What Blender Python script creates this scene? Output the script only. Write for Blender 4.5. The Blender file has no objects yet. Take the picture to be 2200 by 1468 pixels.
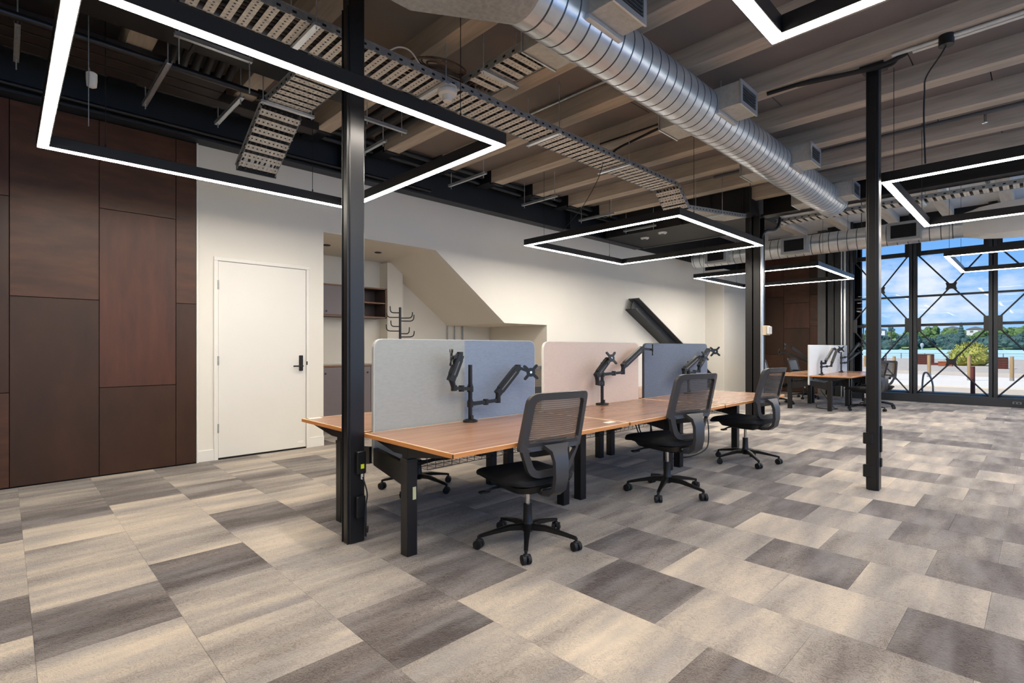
import bpy, bmesh, math, random
from mathutils import Vector, Matrix
random.seed(7)
C = bpy.context.scene.collection
R = math.radians
PI = math.pi

# ------------------------------------------------------------------ camera, sky, sun, exposure
sc = bpy.context.scene
cam = bpy.data.objects.new('camera', bpy.data.cameras.new('camera'))
C.objects.link(cam)
cam.location = (0, 0, 1.24)
cam.rotation_euler = (R(90), 0, R(45.616 - 90))
cam.data.sensor_width = 36
cam.data.lens = 18.2576
cam.data.shift_y = 14 / 2200
cam.data.clip_start = 0.05
cam.data.clip_end = 2000
sc.camera = cam
sc.view_settings.view_transform = 'Standard'
sc.view_settings.look = 'None'
sc.view_settings.gamma = 1
sc.view_settings.use_curve_mapping = False
sc.view_settings.exposure = 0.50
sc.cycles.max_bounces = 8
sc.cycles.diffuse_bounces = 5
sc.cycles.glossy_bounces = 4
sc.cycles.transparent_max_bounces = 16
sc.cycles.sample_clamp_indirect = 6
sc.cycles.caustics_reflective = False
sc.cycles.caustics_refractive = False

SKY_STRENGTH = 2.2
SUN_STRENGTH = 9.0
LED_STRENGTH = 57.0
LED_COLOR = (1.0, 0.91, 0.80)


def lin(r, g, b):
    f = lambda c: (c / 255) / 12.92 if c / 255 <= 0.04045 else ((c / 255 + 0.055) / 1.055) ** 2.4
    return (f(r), f(g), f(b), 1.0)


def nd(nt, kind, **kw):
    n = nt.nodes.new(kind)
    for k, v in kw.items():
        if hasattr(n, k):
            setattr(n, k, v)
    return n


def make_world():
    w = bpy.data.worlds.new('sky')
    sc.world = w
    w.use_nodes = True
    nt = w.node_tree
    nt.nodes.clear()
    L = nt.links.new
    out = nd(nt, 'ShaderNodeOutputWorld')
    bg = nd(nt, 'ShaderNodeBackground')
    bg.inputs['Strength'].default_value = SKY_STRENGTH
    tc = nd(nt, 'ShaderNodeTexCoord')
    sep = nd(nt, 'ShaderNodeSeparateXYZ')
    L(tc.outputs['Generated'], sep.inputs[0])
    ab = nd(nt, 'ShaderNodeMath', operation='ABSOLUTE')
    L(sep.outputs['Z'], ab.inputs[0])
    mp = nd(nt, 'ShaderNodeMapping')
    mp.inputs['Scale'].default_value = (6.0, 6.0, 13.0)
    mp.inputs['Location'].default_value = (1.3, 0.4, 0.2)
    L(tc.outputs['Generated'], mp.inputs[0])
    noise = nd(nt, 'ShaderNodeTexNoise')
    noise.inputs['Scale'].default_value = 1.0
    noise.inputs['Detail'].default_value = 7
    noise.inputs['Roughness'].default_value = 0.58
    L(mp.outputs[0], noise.inputs['Vector'])
    bias = nd(nt, 'ShaderNodeValToRGB')
    be = bias.color_ramp.elements
    be[0].position = 0.02; be[0].color = (.34, .34, .34, 1)
    be[1].position = 0.30; be[1].color = (.30, .30, .30, 1)
    for p_, v_ in ((.06, .46), (.11, .44), (.15, .29)):
        q_ = be.new(p_); q_.color = (v_, v_, v_, 1)
    L(ab.outputs[0], bias.inputs[0])
    nb = nd(nt, 'ShaderNodeMath', operation='ADD')
    L(noise.outputs['Fac'], nb.inputs[0]); L(bias.outputs[0], nb.inputs[1])
    sb = nd(nt, 'ShaderNodeMath', operation='SUBTRACT')
    L(nb.outputs[0], sb.inputs[0]); sb.inputs[1].default_value = 0.36
    cl = nd(nt, 'ShaderNodeValToRGB')
    cl.color_ramp.elements[0].position = 0.53
    cl.color_ramp.elements[1].position = 0.67
    L(sb.outputs[0], cl.inputs[0])
    grad = nd(nt, 'ShaderNodeValToRGB')
    e = grad.color_ramp.elements
    e[0].position = 0.0; e[0].color = lin(152, 192, 232)
    e[1].position = 1.0; e[1].color = lin(70, 130, 210)
    m = e.new(0.2); m.color = lin(90, 152, 222)
    L(ab.outputs[0], grad.inputs[0])
    mix = nd(nt, 'ShaderNodeMix', data_type='RGBA')
    L(cl.outputs[0], mix.inputs['Factor'])
    L(grad.outputs[0], mix.inputs[6])
    mix.inputs[7].default_value = lin(212, 219, 230)
    L(mix.outputs[2], bg.inputs['Color'])
    L(bg.outputs[0], out.inputs[0])


make_world()
sun = bpy.data.objects.new('sun', bpy.data.lights.new('sun', 'SUN'))
C.objects.link(sun)
sun.data.energy = SUN_STRENGTH
sun.data.angle = R(1.0)
sun.data.color = (1.0, 0.95, 0.86)
sun.rotation_euler = Vector((0.62, -0.42, -0.75)).to_track_quat('-Z', 'Y').to_euler()

# ------------------------------------------------------------------ materials
MATS = {}


def pbr(name, col, rough=0.5, metal=0.0, noise=0.0, nscale=(8, 8, 8), col2=None, bump=0.0, bscale=60.0, spec=0.5, coords='Object'):
    m = bpy.data.materials.new(name)
    m.use_nodes = True
    nt = m.node_tree
    b = nt.nodes['Principled BSDF']
    L = nt.links.new
    b.inputs['Base Color'].default_value = col
    b.inputs['Roughness'].default_value = rough
    b.inputs['Metallic'].default_value = metal
    b.inputs['Specular IOR Level'].default_value = spec
    if noise or col2 or bump:
        tc = nd(nt, 'ShaderNodeTexCoord')
        mp = nd(nt, 'ShaderNodeMapping')
        mp.inputs['Scale'].default_value = nscale
        L(tc.outputs[coords], mp.inputs[0])
    if noise or col2:
        n = nd(nt, 'ShaderNodeTexNoise')
        n.inputs['Scale'].default_value = 1.0
        n.inputs['Detail'].default_value = 6
        n.inputs['Roughness'].default_value = 0.6
        L(mp.outputs[0], n.inputs['Vector'])
        r = nd(nt, 'ShaderNodeValToRGB')
        c2 = col2 or tuple(c * (1 - noise) for c in col[:3]) + (1,)
        r.color_ramp.elements[0].position = 0.32
        r.color_ramp.elements[1].position = 0.68
        r.color_ramp.elements[0].color = c2
        r.color_ramp.elements[1].color = col
        L(n.outputs['Fac'], r.inputs[0])
        L(r.outputs[0], b.inputs['Base Color'])
    if bump:
        n2 = nd(nt, 'ShaderNodeTexNoise')
        n2.inputs['Scale'].default_value = bscale
        n2.inputs['Detail'].default_value = 3
        L(tc.outputs[coords], n2.inputs['Vector'])
        bp = nd(nt, 'ShaderNodeBump')
        bp.inputs['Strength'].default_value = bump
        bp.inputs['Distance'].default_value = 0.004
        L(n2.outputs['Fac'], bp.inputs['Height'])
        L(bp.outputs[0], b.inputs['Normal'])
    MATS[name] = m
    return m


def emit(name, col, s):
    m = bpy.data.materials.new(name)
    m.use_nodes = True
    nt = m.node_tree
    nt.nodes.clear()
    o = nd(nt, 'ShaderNodeOutputMaterial')
    e = nd(nt, 'ShaderNodeEmission')
    e.inputs[0].default_value = tuple(col[:3]) + (1,)
    e.inputs[1].default_value = s
    nt.links.new(e.outputs[0], o.inputs[0])
    MATS[name] = m
    return m


def carpet(name, attr_type):
    m = bpy.data.materials.new(name)
    m.use_nodes = True
    nt = m.node_tree
    b = nt.nodes['Principled BSDF']
    b.inputs['Roughness'].default_value = 0.95
    b.inputs['Specular IOR Level'].default_value = 0.12
    b.inputs['Sheen Weight'].default_value = 0.26
    b.inputs['Sheen Roughness'].default_value = 0.45
    L = nt.links.new
    at = nd(nt, 'ShaderNodeAttribute', attribute_type=attr_type, attribute_name='tone')
    sd = nd(nt, 'ShaderNodeAttribute', attribute_type=attr_type, attribute_name='seed')
    geo = nd(nt, 'ShaderNodeNewGeometry')
    mp = nd(nt, 'ShaderNodeMapping')
    mp.inputs['Scale'].default_value = (1.1, 5.2, 1)
    L(geo.outputs['Position'], mp.inputs[0])
    cmb = nd(nt, 'ShaderNodeCombineXYZ')
    L(sd.outputs['Fac'], cmb.inputs[2])
    va = nd(nt, 'ShaderNodeVectorMath', operation='ADD')
    L(mp.outputs[0], va.inputs[0]); L(cmb.outputs[0], va.inputs[1])
    n1 = nd(nt, 'ShaderNodeTexNoise')
    n1.inputs['Scale'].default_value = 1.0
    n1.inputs['Detail'].default_value = 4
    n1.inputs['Roughness'].default_value = 0.5
    L(va.outputs[0], n1.inputs['Vector'])
    # curly fine loop pattern of the pile
    n2 = nd(nt, 'ShaderNodeTexNoise')
    n2.inputs['Scale'].default_value = 27
    n2.inputs['Detail'].default_value = 1
    n2.inputs['Distortion'].default_value = 1.1
    L(geo.outputs['Position'], n2.inputs['Vector'])
    w = nd(nt, 'ShaderNodeMath', operation='SINE')
    ml = nd(nt, 'ShaderNodeMath', operation='MULTIPLY')
    ml.inputs[1].default_value = 42
    L(n2.outputs['Fac'], ml.inputs[0]); L(ml.outputs[0], w.inputs[0])
    s1 = nd(nt, 'ShaderNodeMath', operation='MULTIPLY_ADD')
    L(n1.outputs['Fac'], s1.inputs[0]); s1.inputs[1].default_value = 1.5; s1.inputs[2].default_value = -0.75
    s2 = nd(nt, 'ShaderNodeMath', operation='ADD')
    L(s1.outputs[0], s2.inputs[0]); L(at.outputs['Fac'], s2.inputs[1])
    s3 = nd(nt, 'ShaderNodeMath', operation='MULTIPLY_ADD')
    L(w.outputs[0], s3.inputs[0]); s3.inputs[1].default_value = 0.08
    L(s2.outputs[0], s3.inputs[2])
    r = nd(nt, 'ShaderNodeValToRGB')
    e = r.color_ramp.elements
    e[0].position = 0.0; e[0].color = lin(74, 65, 60)
    e[1].position = 1.0; e[1].color = lin(200, 186, 165)
    k = e.new(0.28); k.color = lin(105, 96, 89)
    k = e.new(0.6); k.color = lin(154, 145, 135)
    L(s3.outputs[0], r.inputs[0])
    # grey drift inside a tile
    n4 = nd(nt, 'ShaderNodeTexNoise')
    n4.inputs['Scale'].default_value = 1.7
    L(va.outputs[0], n4.inputs['Vector'])
    mx = nd(nt, 'ShaderNodeMix', data_type='RGBA')
    mr = nd(nt, 'ShaderNodeMapRange')
    mr.inputs[1].default_value = 0.45; mr.inputs[2].default_value = 0.7
    mr.inputs[3].default_value = 0.0; mr.inputs[4].default_value = 0.5
    L(n4.outputs['Fac'], mr.inputs[0]); L(mr.outputs[0], mx.inputs['Factor'])
    L(r.outputs[0], mx.inputs[6]); mx.inputs[7].default_value = lin(140, 136, 134)
    L(mx.outputs[2], b.inputs['Base Color'])
    bp = nd(nt, 'ShaderNodeBump')
    bp.inputs['Strength'].default_value = 0.35
    bp.inputs['Distance'].default_value = 0.004
    L(w.outputs[0], bp.inputs['Height']); L(bp.outputs[0], b.inputs['Normal'])
    MATS[name] = m
    return m


def see_through(name, col, rough, fac, lines=0.0, glossy=False):
    m = bpy.data.materials.new(name)
    m.use_nodes = True
    nt = m.node_tree
    nt.nodes.clear()
    L = nt.links.new
    o = nd(nt, 'ShaderNodeOutputMaterial')
    t = nd(nt, 'ShaderNodeBsdfTransparent')
    mix = nd(nt, 'ShaderNodeMixShader')
    if glossy:
        d = nd(nt, 'ShaderNodeBsdfGlossy')
        d.inputs['Roughness'].default_value = rough
        d.inputs['Color'].default_value = col
        t.inputs[0].default_value = (0.63, 0.642, 0.645, 1)   # tint added to darken the outside view against the interior
        fr = nd(nt, 'ShaderNodeFresnel')
        fr.inputs[0].default_value = 1.16
        L(fr.outputs[0], mix.inputs[0])
    else:
        d = nd(nt, 'ShaderNodeBsdfPrincipled')
        d.inputs['Base Color'].default_value = col
        d.inputs['Roughness'].default_value = rough
        mix.inputs[0].default_value = fac
        if lines:
            tc = nd(nt, 'ShaderNodeTexCoord')
            sep = nd(nt, 'ShaderNodeSeparateXYZ')
            L(tc.outputs['Object'], sep.inputs[0])
            mu = nd(nt, 'ShaderNodeMath', operation='MULTIPLY')
            mu.inputs[1].default_value = lines
            L(sep.outputs['Z'], mu.inputs[0])
            si = nd(nt, 'ShaderNodeMath', operation='SINE')
            L(mu.outputs[0], si.inputs[0])
            ma = nd(nt, 'ShaderNodeMath', operation='MULTIPLY_ADD')
            L(si.outputs[0], ma.inputs[0])
            ma.inputs[1].default_value = 0.10
            ma.inputs[2].default_value = fac
            L(ma.outputs[0], mix.inputs[0])
    L(t.outputs[0], mix.inputs[1]); L(d.outputs[0], mix.inputs[2]); L(mix.outputs[0], o.inputs[0])
    MATS[name] = m
    return m


def desk_wood(name):
    m = pbr(name, lin(166, 128, 103), 0.25, noise=0.0, nscale=(1.6, 22, 22), col2=lin(147, 110, 87), spec=0.5)
    return m


pbr('white_wall', lin(226, 222, 212), 0.85, noise=0.04, nscale=(0.8, 0.8, 0.8), bump=0.05, bscale=180)
pbr('white_trim', lin(230, 227, 219), 0.5, noise=0.02)
pbr('door_white', lin(228, 225, 217), 0.55, noise=0.03, nscale=(1, 1, 1))
pbr('panel_brown', lin(86, 56, 40), 0.42, col2=lin(64, 43, 31), nscale=(2.5, 2.5, 9), spec=0.3)
pbr('panel_brown_dark', lin(68, 45, 31), 0.42, col2=lin(54, 36, 25), nscale=(3, 3, 1.4), spec=0.3)
pbr('panel_brown_red', lin(86, 53, 39), 0.42, col2=lin(66, 42, 31), nscale=(7, 7, 1.2), spec=0.3)
pbr('joint_dark', lin(26, 22, 20), 0.9, noise=0.2)
pbr('black_steel', lin(21, 20, 22), 0.36, noise=0.2, nscale=(5, 5, 2))
pbr('blue_black_steel', lin(38, 42, 47), 0.5, noise=0.25, nscale=(2, 2, 2))
pbr('black_paint', lin(22, 20, 20), 0.6, noise=0.25, nscale=(3, 3, 3))
pbr('dark_board', lin(44, 34, 29), 0.6, noise=0.3, nscale=(2, 14, 14))
pbr('grey_steel', lin(96, 97, 98), 0.5, noise=0.15, nscale=(3, 3, 3))
pbr('black_plastic', lin(15, 15, 16), 0.42, noise=0.15, nscale=(9, 9, 9))
pbr('grey_plastic', lin(58, 58, 61), 0.42, noise=0.08, nscale=(9, 9, 9))
pbr('black_fabric', lin(20, 20, 22), 0.9, noise=0.3, nscale=(60, 60, 60), bump=0.3, bscale=400)
pbr('chrome', lin(205, 205, 205), 0.16, 1.0, noise=0.05)
pbr('galvanised', lin(216, 221, 224), 0.28, 0.72, noise=0.14, nscale=(9, 9, 9))
pbr('galvanised_dull', lin(172, 174, 172), 0.45, 0.5, noise=0.3, nscale=(30, 30, 30))
pbr('galvanised_box', lin(196, 196, 190), 0.5, 0.4, noise=0.2, nscale=(24, 24, 24))
pbr('seam_metal', lin(92, 97, 100), 0.5, 0.7, noise=0.2)
pbr('tray_slat', lin(226, 222, 210), 0.5, 0.1, col2=lin(180, 173, 160), nscale=(40, 4, 12))
pbr('tray_cable', lin(70, 62, 54), 0.7, noise=0.5, nscale=(30, 30, 30))
pbr('joist_pine', lin(200, 187, 169), 0.7, col2=lin(168, 155, 138), nscale=(16, 1.2, 16))
pbr('rafter_pine', lin(234, 225, 208), 0.7, col2=lin(212, 200, 180), nscale=(1.2, 14, 14))
pbr('ceiling_panel', lin(132, 123, 117), 0.85, noise=0.12, nscale=(1.5, 1.5, 1.5))
pbr('ceiling_white', lin(236, 240, 242), 0.85, noise=0.05, nscale=(2, 2, 2))
desk_wood('desk_walnut')
pbr('ply_edge', lin(214, 146, 84), 0.5, col2=lin(186, 118, 62), nscale=(3, 3, 120))
pbr('ply_line', lin(224, 196, 160), 0.5, noise=0.05)
pbr('felt_grey', lin(166, 170, 167), 0.95, noise=0.1, nscale=(30, 30, 90), bump=0.2, bscale=300)
pbr('felt_blue', lin(138, 152, 172), 0.95, noise=0.12, nscale=(30, 30, 90), bump=0.2, bscale=300)
pbr('felt_pink', lin(228, 207, 191), 0.95, noise=0.06, nscale=(30, 30, 90), bump=0.2, bscale=300)
pbr('felt_slate', lin(112, 123, 140), 0.95, noise=0.14, nscale=(30, 30, 90), bump=0.2, bscale=300)
pbr('felt_white', lin(214, 220, 224), 0.9, noise=0.05, nscale=(30, 30, 90))
pbr('felt_edge', lin(214, 214, 208), 0.9, noise=0.05)
pbr('felt_edge_dark', lin(60, 62, 68), 0.9, noise=0.05)
pbr('cabinet_grey', lin(122, 112, 112), 0.5, noise=0.08, nscale=(2, 2, 2))
pbr('cabinet_brown', lin(84, 68, 62), 0.55, noise=0.15, nscale=(3, 3, 3))
pbr('cabinet_edge', lin(130, 90, 62), 0.5, noise=0.2, nscale=(20, 20, 20))
pbr('alcove_wall', lin(226, 219, 205), 0.85, noise=0.04, nscale=(1, 1, 1))
pbr('paper', lin(238, 234, 224), 0.7, noise=0.02)
pbr('yellow_tag', lin(226, 240, 40), 0.6, noise=0.05)
pbr('cream_tag', lin(226, 222, 168), 0.7, noise=0.05)
pbr('white_plastic', lin(222, 218, 210), 0.4, noise=0.03)
pbr('beige_box', lin(206, 190, 160), 0.6, noise=0.08)
pbr('rubber', lin(18, 18, 19), 0.6, noise=0.2)
pbr('blue_cable', lin(40, 60, 120), 0.5, noise=0.1)
pbr('cable_brown', lin(120, 100, 82), 0.6, noise=0.35, nscale=(14, 14, 14))
pbr('concrete', lin(208, 186, 158), 0.9, noise=0.1, nscale=(0.7, 0.7, 0.7), coords='Generated')
pbr('white_paving', lin(230, 215, 193), 0.9, noise=0.06, nscale=(0.6, 0.6, 0.6))
pbr('grey_paving', lin(190, 173, 152), 0.9, noise=0.12, nscale=(0.5, 0.5, 0.5))
pbr('asphalt', lin(150, 146, 142), 0.9, noise=0.15, nscale=(0.3, 0.3, 0.3))
pbr('water', lin(186, 212, 208), 0.9, noise=0.12, nscale=(0.05, 0.4, 1), coords='Object')
pbr('post_timber', lin(170, 140, 98), 0.8, noise=0.3, nscale=(12, 12, 2))
pbr('post_red', lin(112, 48, 42), 0.7, noise=0.2)
pbr('foliage_hazy', lin(74, 100, 92), 0.9, col2=lin(44, 68, 68), nscale=(0.25, 0.25, 0.25))  # distance haze mixed into the green
pbr('foliage_light', lin(112, 136, 74), 0.9, col2=lin(60, 88, 56), nscale=(0.3, 0.3, 0.3))
pbr('hill_green', lin(150, 168, 96), 0.95, col2=lin(104, 128, 84), nscale=(0.1, 0.1, 0.1))
pbr('bush_leaf', lin(176, 166, 78), 0.8, col2=lin(104, 122, 50), nscale=(2, 2, 2))
pbr('planter_rust', lin(156, 82, 44), 0.8, noise=0.3)
pbr('trunk', lin(80, 66, 54), 0.9, noise=0.3)
pbr('house_white', lin(226, 224, 220), 0.8, noise=0.05)
pbr('roof_grey', lin(120, 116, 118), 0.8, noise=0.1)
pbr('carpet_backing', lin(120, 112, 106), 0.95, noise=0.1)
carpet('carpet_object', 'OBJECT')
carpet('carpet_mesh', 'GEOMETRY')
see_through('chair_mesh', lin(70, 64, 60), 0.8, 0.78, lines=500)
see_through('chair_mesh_daylit', lin(116, 128, 146), 0.8, 0.85, lines=0)  # same black chair mesh, with window light put into its colour
see_through('glass', (1, 1, 1, 1), 0.02, 0, glossy=True)
emit('led', LED_COLOR, LED_STRENGTH)


# ------------------------------------------------------------------ geometry helpers
ICO = {}

class G:
    def __init__(s):
        s.v = []; s.f = []; s.m = []

    def add(s, vs, fs, m=0):
        k = len(s.v)
        s.v += [tuple(p) for p in vs]
        s.f += [tuple(i + k for i in f) for f in fs]
        s.m += [m] * len(fs)
        return s

    def box(s, a, b, m=0):
        x0, x1 = sorted((a[0], b[0])); y0, y1 = sorted((a[1], b[1])); z0, z1 = sorted((a[2], b[2]))
        vs = [(x0, y0, z0), (x1, y0, z0), (x1, y1, z0), (x0, y1, z0), (x0, y0, z1), (x1, y0, z1), (x1, y1, z1), (x0, y1, z1)]
        return s.add(vs, [(3, 2, 1, 0), (4, 5, 6, 7), (0, 1, 5, 4), (1, 2, 6, 5), (2, 3, 7, 6), (3, 0, 4, 7)], m)

    def cbox(s, a, b, c=0.004, m=0, seg=1):
        x0, x1 = sorted((a[0], b[0])); y0, y1 = sorted((a[1], b[1])); z0, z1 = sorted((a[2], b[2]))
        bm = bmesh.new()
        bmesh.ops.create_cube(bm, size=1)
        for v in bm.verts:
            v.co = ((x0 + x1) / 2 + v.co.x * (x1 - x0), (y0 + y1) / 2 + v.co.y * (y1 - y0), (z0 + z1) / 2 + v.co.z * (z1 - z0))
        c = min(c, 0.49 * min(x1 - x0, y1 - y0, z1 - z0))
        bmesh.ops.bevel(bm, geom=list(bm.edges), offset=c, segments=seg, affect='EDGES', profile=0.5)
        bm.verts.index_update()
        s.add([v.co.copy() for v in bm.verts], [[v.index for v in f.verts] for f in bm.faces], m)
        bm.free()
        return s

    def tube(s, pts, r, n=8, m=0, caps=True):
        pts = [Vector(p) for p in pts]
        rs = r if isinstance(r, (list, tuple)) else [r] * len(pts)
        rings = []
        up = None
        for i, p in enumerate(pts):
            if i == 0: d = pts[1] - p
            elif i == len(pts) - 1: d = p - pts[i - 1]
            else: d = (pts[i + 1] - p).normalized() + (p - pts[i - 1]).normalized()
            d = d.normalized() if d.length > 1e-9 else Vector((0, 0, 1))
            if up is None:
                up = Vector((0, 0, 1)) if abs(d.z) < 0.9 else Vector((1, 0, 0))
            a = d.cross(up).normalized()
            up = a.cross(d).normalized()
            rings.append([p + (a * math.cos(2 * PI * j / n) + up * math.sin(2 * PI * j / n)) * rs[i] for j in range(n)])
        vs = [q for rg in rings for q in rg]
        fs = []
        for i in range(len(pts) - 1):
            for j in range(n):
                fs.append((i * n + j, i * n + (j + 1) % n, (i + 1) * n + (j + 1) % n, (i + 1) * n + j))
        if caps:
            fs.append(tuple(range(n - 1, -1, -1)))
            fs.append(tuple((len(pts) - 1) * n + j for j in range(n)))
        return s.add(vs, fs, m)

    def cyl(s, p, q, r, n=12, r2=None, m=0):
        return s.tube([p, q], [r, r if r2 is None else r2], n, m)

    def bar(s, p, q, w, h, m=0, up=(0, 0, 1), taper=1.0):
        """rectangular bar from p to q, w across, h along up"""
        p = Vector(p); q = Vector(q); d = (q - p).normalized()
        u = Vector(up)
        a = d.cross(u)
        if a.length < 1e-6: a = d.cross(Vector((1, 0, 0)))
        a.normalize(); u = a.cross(d).normalized()
        vs = []
        for t, c in ((1, p), (taper, q)):
            for sa, su in ((-1, -1), (1, -1), (1, 1), (-1, 1)):
                vs.append(c + a * sa * w / 2 * t + u * su * h / 2 * t)
        return s.add(vs, [(3, 2, 1, 0), (4, 5, 6, 7), (0, 1, 5, 4), (1, 2, 6, 5), (2, 3, 7, 6), (3, 0, 4, 7)], m)

    def prism(s, poly, fn, m=0):
        """poly: 2D points; fn(u,v,t) with t in 0/1 maps to 3D"""
        n = len(poly)
        vs = [fn(u, v, 0) for u, v in poly] + [fn(u, v, 1) for u, v in poly]
        fs = [tuple(range(n)), tuple(range(2 * n - 1, n - 1, -1))]
        for i in range(n):
            j = (i + 1) % n
            fs.append((j, i, n + i, n + j))
        return s.add(vs, fs, m)

    def ring(s, outer, inner, fn, m=0):
        n = len(outer)
        vs = [fn(u, v, 0) for u, v in outer] + [fn(u, v, 0) for u, v in inner] + [fn(u, v, 1) for u, v in outer] + [fn(u, v, 1) for u, v in inner]
        fs = []
        for i in range(n):
            j = (i + 1) % n
            fs += [(i, j, n + j, n + i), (2 * n + j, 2 * n + i, 3 * n + i, 3 * n + j), (j, i, 2 * n + i, 2 * n + j), (n + i, n + j, 3 * n + j, 3 * n + i)]
        return s.add(vs, fs, m)

    def lathe(s, prof, o=(0, 0, 0), n=16, m=0):
        vs = []
        for r, z in prof:
            for j in range(n):
                a = 2 * PI * j / n
                vs.append((o[0] + r * math.cos(a), o[1] + r * math.sin(a), o[2] + z))
        fs = []
        for i in range(len(prof) - 1):
            for j in range(n):
                fs.append((i * n + j, i * n + (j + 1) % n, (i + 1) * n + (j + 1) % n, (i + 1) * n + j))
        fs.append(tuple(range(n - 1, -1, -1)))
        fs.append(tuple((len(prof) - 1) * n + j for j in range(n)))
        return s.add(vs, fs, m)

    def blob(s, c, r, sub=2, jit=0.2, m=0, rnd=random):
        if sub not in ICO:
            bm = bmesh.new()
            bmesh.ops.create_icosphere(bm, subdivisions=sub, radius=1)
            bm.verts.index_update()
            ICO[sub] = ([tuple(v.co) for v in bm.verts], [[v.index for v in f.verts] for f in bm.faces])
            bm.free()
        rr = r if isinstance(r, (tuple, list)) else (r, r, r)
        vs = []
        for q in ICO[sub][0]:
            k = 1 + rnd.uniform(-jit, jit)
            vs.append((c[0] + q[0] * rr[0] * k, c[1] + q[1] * rr[1] * k, c[2] + q[2] * rr[2] * k))
        return s.add(vs, ICO[sub][1], m)

    def xf(s, M, start=0):
        s.v[start:] = [tuple(M @ Vector(p)) for p in s.v[start:]]
        return s

    def mesh(s, name, mats, off=(0, 0, 0), smooth=None):
        me = bpy.data.meshes.new(name)
        me.from_pydata([(p[0] - off[0], p[1] - off[1], p[2] - off[2]) for p in s.v], [], s.f)
        for mm in (mats if isinstance(mats, (list, tuple)) else [mats]):
            me.materials.append(MATS[mm])
        me.polygons.foreach_set('material_index', s.m)
        bm = bmesh.new()
        bm.from_mesh(me)
        bmesh.ops.recalc_face_normals(bm, faces=bm.faces)
        bm.to_mesh(me)
        bm.free()
        if smooth:
            me.polygons.foreach_set('use_smooth', [True] * len(me.polygons))
            me.set_sharp_from_angle(angle=R(smooth))
        me.update()
        return me


def root_of(o):
    while o.parent: o = o.parent
    return o


def part(name, g, mats, parent, smooth=None, label=None):
    rt = root_of(parent)
    o = bpy.data.objects.new(name, g.mesh(name, mats, rt.location, smooth))
    C.objects.link(o)
    o.parent = parent
    if label: o['label'] = label
    return o


def tagit(o, label, cat, group=None, kind=None):
    if label: o['label'] = label
    if cat: o['category'] = cat
    if group: o['group'] = group
    if kind: o['kind'] = kind
    return o


def thing(name, label, cat, loc=(0, 0, 0), group=None, kind=None):
    o = bpy.data.objects.new(name, None)
    o.empty_display_size = 0.1
    C.objects.link(o)
    o.location = loc
    return tagit(o, label, cat, group, kind)


def solo(name, g, mats, label, cat, loc=(0, 0, 0), group=None, kind=None, smooth=None, local=False):
    o = bpy.data.objects.new(name, g.mesh(name, mats, (0, 0, 0) if local else loc, smooth))
    C.objects.link(o)
    o.location = loc
    return tagit(o, label, cat, group, kind)


def struct(name, g, mats, label, cat='structure', loc=(0, 0, 0), smooth=None, local=False):
    return solo(name, g, mats, label, cat, loc, None, 'structure', smooth, local)


def inst(src_mesh, name, parent, loc, rot=(0, 0, 0), scale=(1, 1, 1)):
    o = bpy.data.objects.new(name, src_mesh)
    C.objects.link(o)
    o.parent = parent
    rl = root_of(parent).location
    o.location = (loc[0] - rl[0], loc[1] - rl[1], loc[2] - rl[2])
    o.rotation_euler = rot
    o.scale = scale
    return o


def dup(root, loc, rz, label, group=None, scale=None):
    def cp(o, par):
        c = o.copy()
        C.objects.link(c)
        if par: c.parent = par
        for ch in list(o.children): cp(ch, c)
        return c
    r = cp(root, None)
    r.location = loc
    r.rotation_euler = (0, 0, rz)
    if scale: r.scale = scale
    r['label'] = label
    if group: r['group'] = group
    return r


def roundpoly(pts, rad, n=4):
    out = []
    k = len(pts)
    for i, p in enumerate(pts):
        p = Vector(p); a = Vector(pts[i - 1]); b = Vector(pts[(i + 1) % k])
        r = rad[i] if isinstance(rad, (list, tuple)) else rad
        da = (a - p); db = (b - p)
        la, lb = da.length, db.length
        da.normalize(); db.normalize()
        t = min(r, la * 0.48, lb * 0.48)
        for j in range(n + 1):
            s = j / n
            q = (p + da * t) * (1 - s) ** 2 + p * 2 * s * (1 - s) + (p + db * t) * s ** 2
            out.append((q.x, q.y))
    return out


def smooth_path(pts, n=6):
    pts = [Vector(p) for p in pts]
    P = [pts[0]] + pts + [pts[-1]]
    out = []
    for i in range(1, len(P) - 2):
        for j in range(n):
            t = j / n
            a, b, c, d = P[i - 1], P[i], P[i + 1], P[i + 2]
            out.append(0.5 * ((2 * b) + (c - a) * t + (2 * a - 5 * b + 4 * c - d) * t * t + (3 * b - a - 3 * c + d) * t ** 3))
    out.append(pts[-1])
    return out

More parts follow.
